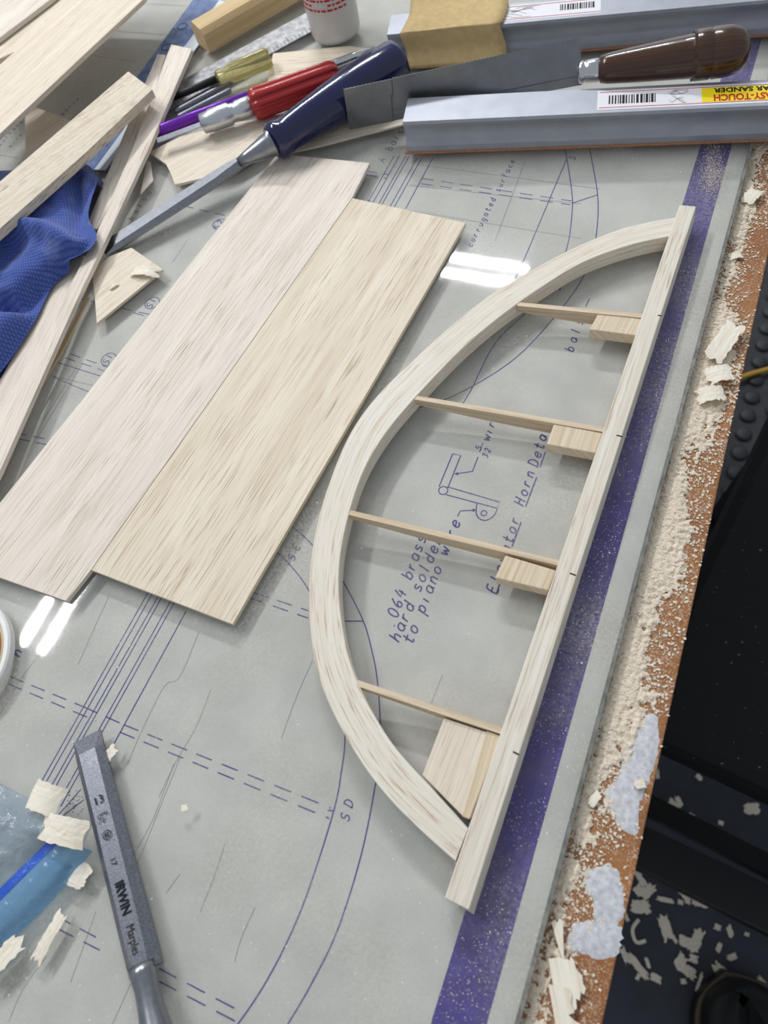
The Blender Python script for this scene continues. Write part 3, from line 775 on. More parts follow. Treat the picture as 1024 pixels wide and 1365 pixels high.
lathe('ferrule', h0, h1, [(0, 0.0046), (0.0008, 0.0056), (0.0028, 0.0058), (0.0034, 0.0050), (0.0042, 0.0058), (0.0105, 0.0060), (0.0115, 0.0056)], M['chrome'], sw)
lathe('handle', h0, h1, [(0.0110, 0.0050), (0.0120, 0.0068), (0.016, 0.0076), (0.030, 0.0088), (0.055, 0.0104), (0.075, 0.0116), (LH - 0.0285, 0.0122), (LH - 0.0278, 0.0116), (LH - 0.0268, 0.0122),
      (LH - 0.0200, 0.0124), (LH - 0.0193, 0.0118), (LH - 0.0183, 0.0124), (LH - 0.010, 0.0122), (LH - 0.005, 0.0108), (LH - 0.0018, 0.0078), (LH, 0.003)], M['dark_wood'], sw)

# ------------------------------------------------------------------ chisel with blue handle
ch = thing('blue_chisel', 'wood chisel with glossy blue handle lying across the scraps', 'chisel', P(340, 200, 0.001))
n0, n1 = P(366, 189, 0.0145), P(532, 82, 0.0156)
LH = (n1 - n0).length
lathe('handle', n0, n1, [(-0.002, 0.0085), (0, 0.0108), (0.003, 0.0113), (0.006, 0.0103), (0.012, 0.0100), (0.024, 0.0110), (0.045, 0.0126), (0.065, 0.0136), (LH - 0.02, 0.0137), (LH - 0.004, 0.0136), (LH - 0.001, 0.0128), (LH, 0.011)], M['blue_plastic'], ch, n=36)
tip, root = P(137, 333, 0.0022), P(322, 214, 0.0105)
lathe('bolster', P(318, 217, 0.0112), n0, [(0, 0.0026), (0.006, 0.0040), (0.014, 0.0056), (0.022, 0.0074), ((n0 - P(318, 217, 0.0112)).length - 0.001, 0.0086)], M['steel'], ch)
def chisel_sec(w, h, bv): return [(-w / 2, -h * 0.5), (w / 2, -h * 0.5), (w / 2, -h * 0.15), (w / 2 - bv, h * 0.5), (-w / 2 + bv, h * 0.5), (-w / 2, -h * 0.15)]
LB = (root - tip).length
bl_ = sweep('blade', tip, root, [(0, chisel_sec(0.0125, 0.0006, 0.0002)), (0.009, chisel_sec(0.0125, 0.0032, 0.0022)), (LB * 0.8, chisel_sec(0.0118, 0.0042, 0.0026)), (LB * 0.93, chisel_sec(0.0095, 0.0048, 0.0026)), (LB + 0.004, chisel_sec(0.0055, 0.005, 0.0016))], M['steel'], ch, smooth=False)

# ------------------------------------------------------------------ stamped bevel-edge chisel in the foreground
ck = thing('steel_chisel', 'half inch steel chisel with black lettering on its blade beside the plastic bag', 'chisel', P(160, 1140, 0.0))
t0, t1 = P(113, 980, 0.0024), P(195, 1298, 0.0030)
d_, s_, u_ = frame_axes(t0, t1)
L1 = (t1 - t0).length
def sec2(w, top, z0, z1, zm): return [(-w / 2, z0), (w / 2, z0), (w / 2, zm), (top / 2, z1), (-top / 2, z1), (-w / 2, zm)]
blade = sweep('blade', t0, t1, [(0, sec2(0.0122, 0.0118, -0.0022, -0.0016, -0.0018)), (0.0075, sec2(0.0122, 0.0070, -0.0022, 0.0018, -0.0006)), (0.03, sec2(0.0122, 0.0068, -0.0022, 0.0022, -0.0004)),
      (L1 * 0.9, sec2(0.0126, 0.0068, -0.0022, 0.0032, 0.0)), (L1 * 0.99, sec2(0.0124, 0.0056, -0.0022, 0.0034, 0.0002))], M['steel_dark'], ck, smooth=False)
e = t1 + d_ * 0.06
lathe('neck', t1 - d_ * 0.003 + Vector((0, 0, 0.0022)), e + Vector((0, 0, 0.0055)), [(0, 0.0048), (0.003, 0.0045), (0.008, 0.0041), (0.014, 0.0044), (0.022, 0.0056), (0.032, 0.0072), (0.046, 0.0082)], M['steel'], ck)
ch_end = e + d_ * 0.10
lathe('handle', t1 + d_ * 0.0405 + Vector((0, 0, 0.0045)), ch_end + Vector((0, 0, 0.0125)), [(0, 0.0088), (0.002, 0.0108), (0.006, 0.0100), (0.03, 0.0112), (0.07, 0.0134), (0.11, 0.0134), (0.114, 0.012)], M['blue_plastic'], ck)
def on_blade(x, y): return t0 + d_ * x + s_ * y + u_ * (0.0019 + 0.0013 * x / L1)
dx = (P(152, 1070, 0.004) - t0).dot(d_) - 0.002
nn = u_
text_mesh('stamp', '13', on_blade(dx, 0) , -s_ if False else s_ * -1, -d_, 0.0032, M['black_ink'], blade, align='CENTER', lift=0.00045)
text_mesh('stamp', '—', on_blade(dx + 0.0052, 0), -s_, -d_, 0.0030, M['black_ink'], blade, align='CENTER', lift=0.00045, squeeze=0.6)
text_mesh('stamp', '½"', on_blade(dx + 0.0074, 0), -s_, -d_, 0.0034, M['black_ink'], blade, align='CENTER', lift=0.00045, squeeze=0.8)
text_mesh('stamp', '®', on_blade(dx + 0.0142, 0), -s_, -d_, 0.0034, M['black_ink'], blade, align='CENTER', lift=0.00045)
text_mesh('stamp', '17', on_blade(dx + 0.021, 0.0012), d_, -s_, 0.0022, M['black_ink'], blade, lift=0.00045)
text_mesh('stamp', 'IRWIN', on_blade(dx + 0.030, 0.0016), d_, -s_, 0.0034, M['black_ink'], blade, lift=0.00045, bold=0.03, squeeze=0.85)
text_mesh('stamp', 'Marples', on_blade(dx + 0.0455, 0.0014), d_, -s_, 0.0030, M['pencil'], blade, lift=0.00045, squeeze=0.75)

# ------------------------------------------------------------------ hobby knives and small tools
kn = thing('red_hobby_knife', 'hobby knife with fluted red handle and silver collet', 'knife', P(350, 140, 0.002))
a, b = P(268, 166, 0.0105), P(452, 98, 0.0135)
x = lambda u, v, z=0.012: (P(u, v, z) - a).dot((b - a).normalized())
xr = x(338, 140)
LK = (b - a).length
lathe('handle', a, b, [(xr - 0.001, 0.0075), (xr, 0.0092), (xr + 0.004, 0.0098), (xr + 0.01, 0.0094), (LK - 0.012, 0.0090), (LK - 0.004, 0.0088), (LK - 0.001, 0.0072), (LK, 0.005)], M['red_plastic'], kn, n=64, flute=8, depth=0.0016)
lathe('collet', a, b, [(0, 0.0040), (0.001, 0.0060), (0.006, 0.0062), (0.007, 0.0068), (0.0195, 0.0068), (0.021, 0.0056), (0.024, 0.0055), (0.025, 0.0062), (xr + 0.001, 0.0062)], M['alu_knurl'], kn, n=32)
bar('blade', a + (a - b).normalized() * 0.030, a, 0.005, 0.0006, M['steel'], kn, bevel=0)
pk = thing('purple_knife', 'slim purple metal hobby knife lying behind the red one', 'knife', P(300, 140, 0.001))
a, b = P(196, 181, 0.0052), P(500, 66, 0.0052)
LP = (b - a).length
lathe('handle', a, b, [(0, 0.0030), (0.002, 0.0040), (LP * 0.62, 0.0040)], M['purple'], pk, n=24, flute=6, depth=0.0003)
lathe('shaft', a, b, [(LP * 0.62, 0.0032), (LP * 0.9, 0.0032), (LP, 0.0024)], M['chrome'], pk)
yk = thing('amber_screwdriver', 'small screwdriver with clear amber handle and dark shaft', 'screwdriver', P(300, 100, 0.002))
a, b = P(225, 132, 0.005), P(360, 76, 0.0075); LY = (b - a).length; xh = (P(288, 104, 0.006) - a).dot((b - a).normalized())
lathe('shaft', a, b, [(0, 0.0022), (xh + 0.002, 0.0026)], M['black_metal'], yk)
lathe('handle', a, b, [(xh, 0.0040), (xh + 0.002, 0.0056), (xh + 0.008, 0.0050), (xh + 0.012, 0.0062), (LY - 0.003, 0.0070), (LY, 0.0055)], M['yellow_clear'], yk, n=48, flute=6, depth=0.0008)
for k2, (p, q) in enumerate((((232, 150), (310, 108)), ((236, 157), (308, 120)))):
    a, b = P(*p, 0.0023), P(*q, 0.0023); L = (b - a).length
    o = lathe('steel_pin', a, b, [(0, 0.0008), (0.002, 0.0018), (L - 0.001, 0.0019), (L, 0.0012)], M['steel_dark'], None, n=14)
    tag(o, ('longer grey steel rod lying next to the amber screwdriver', 'shorter grey steel rod lying next to the purple knife')[k2], 'rod', 'grey steel rods')

# ------------------------------------------------------------------ glue bottle
bc = P(449, 44, 0); bc.z = 0
bt = thing('glue_bottle', 'milky white plastic glue bottle with red print', 'bottle', bc)
RB = 0.0172
prof = [(0, RB - 0.003), (0.001, RB - 0.001), (0.004, RB), (0.03, RB * 1.03), (0.075, RB * 1.03), (0.085, RB * 0.8), (0.092, RB * 0.45), (0.105, RB * 0.4)]
V, Fc = [], []
n = 40
for z, r in prof:
    for i in range(n): V.append(bc + Vector((r * math.cos(2 * math.pi * i / n), r * math.sin(2 * math.pi * i / n), z + 0.0002)))
for k2 in range(len(prof) - 1):
    for i in range(n): Fc.append([k2 * n + i, k2 * n + (i + 1) % n, (k2 + 1) * n + (i + 1) % n, (k2 + 1) * n + i])
Fc.append(list(range(n))[::-1]); Fc.append([(len(prof) - 1) * n + i for i in range(n)])
body = solid('body', V, Fc, M['bottle'], bt, smooth=True)
lathe('nozzle', bc + Vector((0, 0, 0.105)), bc + Vector((0, 0, 0.14)), [(0, 0.007), (0.01, 0.006), (0.035, 0.002)], M['red_plastic'], bt)
V, Fc = [], []
def band(z0, z1, a0, a1):
    m_ = max(2, int((a1 - a0) / 0.08)); b0 = len(V); r = RB * 1.03 + 0.0001
    for i in range(m_ + 1):
        t = a0 + (a1 - a0) * i / m_
        for z in (z0, z1): V.append(bc + Vector((r * math.cos(t), r * math.sin(t), z)))
    for i in range(m_): Fc.append([b0 + 2 * i, b0 + 2 * i + 2, b0 + 2 * i + 3, b0 + 2 * i + 1])
for row in range(8):
    z = 0.0235 + row * 0.0030; t = -2.65 + (0.0 if row > 1 else 0.15)
    while t < -0.5:
        w_ = random.uniform(0.08, 0.26)
        if row == 1 and -1.95 < t < -1.45: t += 0.3; continue
        band(z, z + 0.0013, t, min(t + w_, -0.45)); t += w_ + 0.05
solid('printed_text', V, Fc, M['red_ink'], body)

# ------------------------------------------------------------------ pine block, rules, plank pieces at the back
a, b = P(281, 74, 0.0), P(407, 0, 0.0)
d, s, u = frame_axes(a, b)
b = a + d * 0.19
CS = [(0.0, 0.001), (0.0, 0.0130), (-0.003, 0.0160), (-0.0145, 0.0175), (-0.0180, 0.0150), (-0.0180, 0.001)]
o = sweep('pine_block', a + Vector((0, 0, 0.001)), b + Vector((0, 0, 0.001)), [(0, CS), ((b - a).length, CS)], M['pine'], smooth=False)
tag(o, 'yellowish square pine block with chamfered top lying on the steel rule', 'wood block')
rl = thing('steel_rule', 'worn grey steel rule lying beneath the pine block', 'ruler', P(320, 80, 0.0))
slab('rule_body', [(196, 132), (214, 152), (440, 28), (424, 8)], 0.0010, 0.0009, M['steel_rule'], rl, bevel=0.0002)
for i in range(46):
    t = i / 46; p = P(214, 151, 0.00108).lerp(P(438, 28, 0.00108), t); q = p.lerp(P(196, 132, 0.00108).lerp(P(424, 8, 0.00108), t), 0.35 if i % 5 == 0 else 0.2)
    dd = (q - p).normalized(); sd = Vector((-dd.y, dd.x, 0)) * 0.00015
    v, f = prism([p + sd, q + sd, q - sd, p - sd], [w - Vector((0, 0, 0.0001)) for w in (p + sd, q + sd, q - sd, p - sd)])
    solid('graduation', v, f, M['black_ink'], rl)
br_ = thing('blue_ruler', 'mottled blue plastic ruler with pale scale band under the long balsa strips', 'ruler', P(200, 100, 0.0))
slab('ruler_body', [(88, 232), (125, 226), (292, 0), (258, -2)], 0.0016, 0.0012, M['blue_ruler'], br_, bevel=0.0004)
sb = slab('scale_band', [(122, 226), (140, 226), (306, 4), (292, 0)], 0.0014, 0.0010, M['scale_white'], br_, bevel=0.0002)
rd = (P(290, 0) - P(122, 226)).normalized(); ru = Vector((-rd.y, rd.x, 0))
text_mesh('digits', '000', P(142, 196, 0.0016), rd, ru, 0.0042, M['black_ink'], sb)
text_mesh('digits', '1.5', P(150, 225, 0.0016), rd, ru, 0.0042, M['black_ink'], sb)
for u_2, v_2 in ((243, 35), (222, 63)):
    c = P(u_2, v_2, 0.0017)
    V = []; Fc = []
    for i in range(20):
        t = math.pi * 2 * i / 20
        for r in (0.0034, 0.0041): V.append(c + Vector((r * math.cos(t), r * math.sin(t), 0)))
    for i in range(20): j = (i + 1) % 20; Fc.append([2 * i, 2 * i + 1, 2 * j + 1, 2 * j])
    solid('ring_mark', V, Fc, M['black_ink'], br_)
o = slab('balsa_offcut', [(33, 150), (46, 142), (93, 160), (62, 190), (34, 214)], 0.006, 0.0055, M['balsa_sheet'], grain=P(93, 160) - P(34, 200), bevel=0.0003)
tag(o, 'small cream offcut in the shade of the raised balsa sheet', 'wood scrap')

g1 = P(190, 0) - P(0, 178)
o = slab('stacked_balsa_sheet', [(-60, 238), (0, 178), (192, -2), (230, -60), (40, -60), (-60, 20), (-60, 104), (0, 78), (19, 69), (0, 86), (-60, 120)], 0.036, 0.0030, M['balsa_sheet'], grain=g1)
tag(o, 'large white balsa sheet raised above the plan near the towel, lower of two', 'balsa sheet', 'stacked balsa sheets')
o = slab('stacked_balsa_sheet', [(-60, 92), (0, 50), (66, 0), (140, -60), (-60, -60)], 0.0395, 0.0030, M['balsa_pink'], grain=g1)
tag(o, 'white balsa sheet lying on top of the raised balsa sheet', 'balsa sheet', 'stacked balsa sheets')

# scraps
def scrap(px, z, th, mat, g, label, cat='wood scrap', group='balsa scraps', name='balsa_scrap'):
    o = slab(name, px, z, th, mat, grain=P(*g[1]) - P(*g[0]), bevel=0.00015); return tag(o, label, cat, group)
scrap([(198, 203), (221, 218), (228, 232), (233, 246), (312, 228), (350, 205), (420, 160), (405, 146), (300, 166), (240, 182)], 0.0022, 0.0018, M['balsa_sheet'], ((233, 246), (405, 146)), 'cream balsa scrap with curved notch under the red knife')
scrap([(364, 71), (466, 61), (503, 66), (455, 90), (356, 112)], 0.0012, 0.001, M['balsa_yellow'], ((364, 71), (490, 62)), 'curved cream balsa scrap in front of the glue bottle')
scrap([(372, 206), (420, 196), (548, 163), (544, 150), (440, 165), (380, 188)], 0.0014, 0.0012, M['balsa_sheet'], ((372, 206), (548, 163)), 'long narrow balsa scrap beneath the blue chisel handle')
scrap([(175, 330), (217, 359), (178, 391), (129, 431), (126, 395), (122, 360), (143, 343)], 0.0018, 0.0016, M['balsa_sheet'], ((129, 431), (217, 359)), 'triangular balsa scrap with a curled shaving on it')
scrap([(113, 398), (119, 396), (85, 465), (42, 536)], 0.0012, 0.0010, M['balsa_edge'], ((42, 536), (113, 398)), 'thin pointed balsa splinter beside the long strips', name='balsa_splinter')
scrap([(187, 258), (204, 240), (200, 215), (196, 214)], 0.0014, 0.001, M['balsa_pink'], ((187, 258), (200, 215)), 'tiny balsa splinter beside the long strip', name='balsa_splinter')
# long strips and sticks
o = slab('balsa_strip', [(228, 59), (256, 65), (197, 200), (140, 322), (100, 405), (0, 628), (-20, 668), (-20, 640), (80, 405), (124, 322), (176, 200)], 0.0085, 0.0030, M['balsa_pink'], grain=P(240, 62) - P(0, 610), zs=[0.011, 0.011, 0.0095, 0.0088, 0.0086, 0.0080, 0.0080, 0.0080, 0.0086, 0.0088, 0.0095])
tag(o, 'long pinkish balsa strip running out from beneath the blue towel', 'wood strip', 'long balsa strips')
o = slab('balsa_strip', [(210, 72), (221, 73), (180, 200), (130, 305), (114, 305), (156, 200)], 0.0055, 0.0030, M['balsa_pink'], grain=P(215, 72) - P(125, 290))
tag(o, 'narrow balsa strip partly hidden beneath the long pinkish one', 'wood strip', 'long balsa strips')
o = slab('balsa_strip', [(112, 340), (85, 352), (-30, 560), (-30, 690), (0, 612), (92, 390)], 0.0042, 0.0038, M['balsa_pink'], grain=P(100, 345) - P(-10, 560))
tag(o, 'wide balsa strip lying flat under the towel edge', 'wood strip', 'long balsa strips')
o = slab('balsa_stick', [(171, 95), (203, 119), (118, 200), (-40, 340), (-40, 276)], 0.030, 0.0055, M['balsa_flecked'], grain=P(190, 107) - P(0, 270), zs=[0.022, 0.022, 0.026, 0.034, 0.034])
tag(o, 'thick flecked balsa stick resting across the blue towel', 'wood stick')

# ------------------------------------------------------------------ blue towel
def towel():
    outline = [(-70, 238), (-30, 226), (0, 226), (60, 222), (110, 214), (126, 224), (135, 250), (128, 275), (124, 300), (135, 322), (130, 338), (112, 350), (92, 360), (74, 372), (60, 392), (48, 418), (32, 445), (14, 472), (-2, 494), (-40, 540), (-90, 520), (-120, 400), (-110, 300)]
    zc = 0.013
    pts = [P(u, v, 0.008).xy for u, v in outline]
    pts = resample(pts + [pts[0]], 121)[:-1]
    ctr = P(10, 345, 0.012).xy
    folds = [  # polyline (pixels at 2 cm), width m, height m
        ([(112, 218), (116, 262), (112, 300), (122, 318)], 0.006, 0.006), ([(132, 322), (95, 322), (50, 305), (10, 308), (-30, 310)], 0.0055, 0.0055),
        ([(100, 225), (98, 262), (104, 305)], 0.0045, -0.006), ([(118, 345), (80, 352), (40, 372), (20, 395), (-30, 400)], 0.0055, -0.011), ([(70, 372), (42, 400), (20, 440), (-5, 480)], 0.0055, 0.008),
        ([(45, 378), (20, 420), (-15, 470)], 0.0042, -0.009), ([(60, 255), (30, 280), (-20, 300)], 0.012, 0.003), ([(20, 330), (0, 350), (-30, 360)], 0.006, -0.003)]
    fw = [([P(u, v, 0.02).xy for u, v in f_], w, h) for f_, w, h in folds]
    def seg(p, a, b):
        ab = b - a; t = max(0, min(1, (p - a).dot(ab) / ab.length_squared)); return (p - a - ab * t).length
    stripA = [P(u, v, 0.0085).xy for u, v in ((210, 59), (256, 65), (140, 322), (0, 628), (-20, 668), (-20, 640), (80, 405), (114, 318))]
    plankB = [P(u, v, 0.0042).xy for u, v in ((112, 340), (85, 352), (-30, 560), (-30, 690), (0, 612), (92, 390))]
    def near(p, poly, m_):
        ins = False; n_p = len(poly)
        for i in range(n_p):
            a, b = poly[i], poly[(i + 1) % n_p]
            if seg(p, a, b) < m_: return True
            if (a.y > p.y) != (b.y > p.y) and p.x < (b.x - a.x) * (p.y - a.y) / (b.y - a.y) + a.x: ins = not ins
        return ins
    V, Fc, UV = [], [], []
    NR, NA = 46, 120
    for i in range(NR + 1):
        r = i / NR
        rr = r if r < 0.94 else 0.94 + (r - 0.94) * 1.0
        for j in range(NA):
            p = ctr.lerp(pts[j], rr)
            z = 0.019 * (1 - r ** 5) ** 0.5 + 0.0012
            damp = max(0.0, 1 - r ** 6)
            for f_, w, h in fw:
                dist = min(seg(p, f_[k], f_[k + 1]) for k in range(len(f_) - 1))
                z += 1.35 * h * math.exp(-(dist / w) ** 2) * damp
            z += 0.0025 * noise.noise(Vector((p.x * 60, p.y * 60, 3))) * damp + 0.001 * noise.noise(Vector((p.x * 160, p.y * 160, 3))) * damp
            z = max(z, 0.0004) if r < 1 else 0.0004
            if near(p, stripA, 0.004): z = max(z, 0.0135)
            elif near(p, plankB, 0.003): z = max(z, 0.0062)
            V.append((p.x, p.y, z)); UV.append((p.x, p.y))
    for i in range(NR):
        for j in range(NA):
            k2 = (j + 1) % NA
            Fc.append([i * NA + j, (i + 1) * NA + j, (i + 1) * NA + k2, i * NA + k2])
    o = solid('towel', V, Fc, M['towel'], smooth=True, uvs=UV)
    tag(o, 'crumpled blue woven shop towel under the thick balsa stick', 'towel')
    bm = bmesh.new(); bm.from_mesh(o.data); bmesh.ops.recalc_face_normals(bm, faces=bm.faces); bm.to_mesh(o.data); bm.free()
towel()

# ------------------------------------------------------------------ tape roll
rz = 0.0045
cr = P(-66, 884, 0); RR = (P(17, 884, 0) - cr).length
rt = thing('ring_lid', 'white ring lid with cream inner band and orange inside beside the plan', 'lid', (cr.x, cr.y, 0))
def ring(nm, r0, r1, z0, z1, mat, par, n=56):
    V, Fc = [], []
    for i in range(n):
        t = 2 * math.pi * i / n; c_, s_2 = math.cos(t), math.sin(t)
        for r, z in ((r1, z0), (r1, z1 - 0.0008), (r1 - 0.0008, z1), (r0 + 0.0004, z1), (r0, z1 - 0.0004), (r0, z0)): V.append(Vector((cr.x + r * c_, cr.y + r * s_2, z)))
    for i in range(n):
        k2 = (i + 1) % n
        for j in range(6): Fc.append([i * 6 + j, k2 * 6 + j, k2 * 6 + (j + 1) % 6, i * 6 + (j + 1) % 6])
    return solid(nm, V, Fc, mat, par, smooth=False)
ring('tape', RR - 0.0030, RR, 0.0003, rz, M['white_plastic'], rt); ring('core', RR - 0.0044, RR - 0.0030, 0.0003, rz - 0.0006, M['cream'], rt); ring('liner', RR - 0.0060, RR - 0.0044, 0.0003, rz - 0.001, M['orange'], rt)

# ------------------------------------------------------------------ zip bag
def bag():
    t = thing('zip_bag', 'clear plastic bag with bright blue zip strip under wood shavings', 'bag', P(30, 1150, 0.0))
    def patch(nm, A, B, zf, mat, par, n=34, m_=16):
        """ruled surface between two pixel polylines A and B"""
        a = resample([P(u, v, 0.004) for u, v in A], n); b = resample([P(u, v, 0.004) for u, v in B], n)
        pts = []
        for i in range(n):
            row = []
            for j in range(m_):
                p = a[i].lerp(b[i], j / (m_ - 1)); row.append(Vector((p.x, p.y, zf(p, i / (n - 1), j / (m_ - 1)))))
            pts.append(row)
        return gridsheet(nm, pts, 0.00012, mat, par)
    wr = lambda p, s, k2=70: noise.noise(Vector((p.x * k2, p.y * k2, s)))
    upper = [(-60, 1010), (0, 1046), (30, 1062), (72, 1088)]
    zipu = [(-60, 1246), (0, 1186), (36, 1150), (72, 1114)]
    zipl = [(-60, 1262), (0, 1202), (42, 1160), (86, 1116)]
    low = [(-60, 1322), (0, 1263), (58, 1206), (118, 1134)]
    patch('bag_film', upper, zipu, lambda p, s, t_: 0.0012 + 0.007 * math.sin(math.pi * min(1, t_ * 1.0)) * (0.7 + 0.3 * s) + 0.0022 * wr(p, 1, 90) * math.sin(math.pi * t_) + 0.0012 * abs(wr(p, 2, 170)) + 0.003 * t_, M['bag'], t, 60, 36)
    patch('zip_strip', zipu, zipl, lambda p, s, t_: 0.0046 + 0.0004 * wr(p, 4), M['bag_zip'], t)
    patch('bag_edge', zipl, low, lambda p, s, t_: 0.0040 * (1 - t_) + 0.0006 + 0.0022 * math.sin(math.pi * t_) + 0.0007 * wr(p, 6, 60), M['bag_blue'], t, 40, 18)
bag()

# ------------------------------------------------------------------ shavings
def shaving(c, z, ang, L, Wd, curl, label, group, mat='shaving', name='wood_shaving', th=0.00025, seed=0, twist=0.0, jag=0.25):
    """curved ragged strip; c pixel of its middle, ang degrees on the bench, curl radians over the length"""
    rnd = random.Random(seed + int(c[0] * 7 + c[1]))
    p = P(c[0], c[1], z); dr = Vector((math.cos(math.radians(ang)), math.sin(math.radians(ang)), 0)); sd = Vector((-dr.y, dr.x, 0))
    n, m_ = 13, 6
    j0 = [rnd.uniform(-jag, jag) for _ in range(m_)]; j1 = [rnd.uniform(-jag, jag) for _ in range(m_)]
    e0 = [rnd.uniform(-jag, jag) * 0.6 for _ in range(n)]; e1 = [rnd.uniform(-jag, jag) * 0.6 for _ in range(n)]
    pts = []
    for i in range(n):
        row = []
        for j in range(m_):
            t = i / (n - 1) - 0.5; w_ = j / (m_ - 1) - 0.5
            tt = t * (1 + (j0[j] if t < 0 else j1[j]))
            ww = w_ * (1 + (e0[i] if w_ < 0 else e1[i]))
            if abs(curl) > 0.05:
                r = L / abs(curl); a = tt * abs(curl); xx = r * math.sin(a); zz = (r * math.cos(a) - r * math.cos(curl / 2)) if curl > 0 else (r - r * math.cos(a))
            else: xx, zz = tt * L, 0.0
            row.append(p + dr * xx + sd * ww * Wd + Vector((0, 0, zz + 0.0003 + twist * t * w_ * Wd + 0.0002 * rnd.random())))
        pts.append(row)
    o = gridsheet(name, pts, th, M[mat], grain=dr, smooth=False)
    lo = min((o.matrix_basis @ v.co).z for v in o.data.vertices)
    return tag(o, label, 'wood shaving', group)
SG = 'shavings lying about the bench'
shaving((85, 1107), 0.0072, 10, 0.0200, 0.0100, 0.9, 'broad curled balsa shaving lying across the bag zip strip', SG, jag=0.10)
shaving((62, 1064), 0.0072, 5, 0.0150, 0.0110, 1.2, 'curled balsa shaving on the upper edge of the plastic bag', SG, jag=0.10)
shaving((106, 1166), 0.0004, 85, 0.0085, 0.0080, 0.5, 'ragged balsa flake between the bag and the lettered chisel', SG)
shaving((66, 1250), 0.0004, 86, 0.0170, 0.0045, 0.3, 'ragged balsa sliver on the dashed line below the bag', SG, jag=0.2)
shaving((4, 1280), 0.0006, 70, 0.0180, 0.0070, 0.9, 'curled balsa shaving cut off at the bag corner', SG)
shaving((148, 1004), 0.0004, 75, 0.0058, 0.0040, 0.4, 'small cream balsa chip beside the chisel tip', SG)
shaving((246, 1077), 0.0004, 30, 0.0026, 0.0022, 0.2, 'tiny white balsa chip on bare plan right of the lettered chisel', SG)
shaving((193, 364), 0.0022, 8, 0.0170, 0.0070, 1.0, 'folded balsa shaving lying on the triangular scrap', SG)
shaving((152, 382), 0.0022, 60, 0.0060, 0.0022, 0.9, 'tiny curled sliver lying on the triangular scrap', SG)
def flake(px, z, label, zs=None, th=0.0004):
    return tag(slab('wood_shaving', px, z, th, M['shaving'], grain=P(px[0][0], px[0][1]) - P(px[-1][0], px[-1][1]), bevel=0.0, zs=zs), label, 'wood shaving', SG)
flake([(731, 1278), (746, 1276), (760, 1280), (761, 1274), (766, 1282), (768, 1292), (776, 1300), (777, 1310), (781, 1318), (779, 1326), (774, 1322), (773, 1334), (768, 1331), (769, 1345), (764, 1348), (750, 1330), (738, 1316), (735, 1300)], -0.0036, 'cream balsa shaving overlapped by another at the bench edge')
flake([(731, 1312), (745, 1315), (757, 1317), (762, 1326), (761, 1338), (766, 1350), (758, 1353), (768, 1362), (778, 1368), (774, 1380), (760, 1395), (745, 1395), (738, 1350)], -0.0028, 'large ragged balsa shaving lying over another at the bench edge')
flake([(735, 1229), (740, 1226), (743, 1230), (746, 1224), (751, 1228), (751, 1250), (752, 1276), (750, 1278), (744, 1260)], -0.0036, 'narrow pointed white balsa sliver above the overlapping shavings')
shaving((960, 500), 0.003 - 0.006, 30, 0.012, 0.009, 1.0, 'broad curl of balsa in the sawdust along the glass edge', SG)
shaving((948, 528), 0.002 - 0.006, 25, 0.014, 0.008, 1.3, 'lower broad curl of balsa in the sawdust by the glass', SG)
shaving((966, 455), 0.0035 - 0.006, 75, 0.022, 0.009, 0.4, 'upper flat balsa flake in the sawdust along the glass', SG)
shaving((1002, 262), 0.002 - 0.006, 70, 0.011, 0.007, 0.8, 'cream balsa flake on the bench edge beside the bar sander', SG)
shaving((980, 342), 0.001 - 0.006, 30, 0.006, 0.004, 0.8, 'small balsa flake at the bare brown board patch', SG)
shaving((853, 1045), 0.0012 - 0.006, 30, 0.004, 0.003, 0.5, 'small white chip on the dried glue patch', SG)
shaving((793, 1065), 0.0012 - 0.006, 70, 0.006, 0.003, 0.6, 'little splinter in the sawdust left of the dried glue', SG)

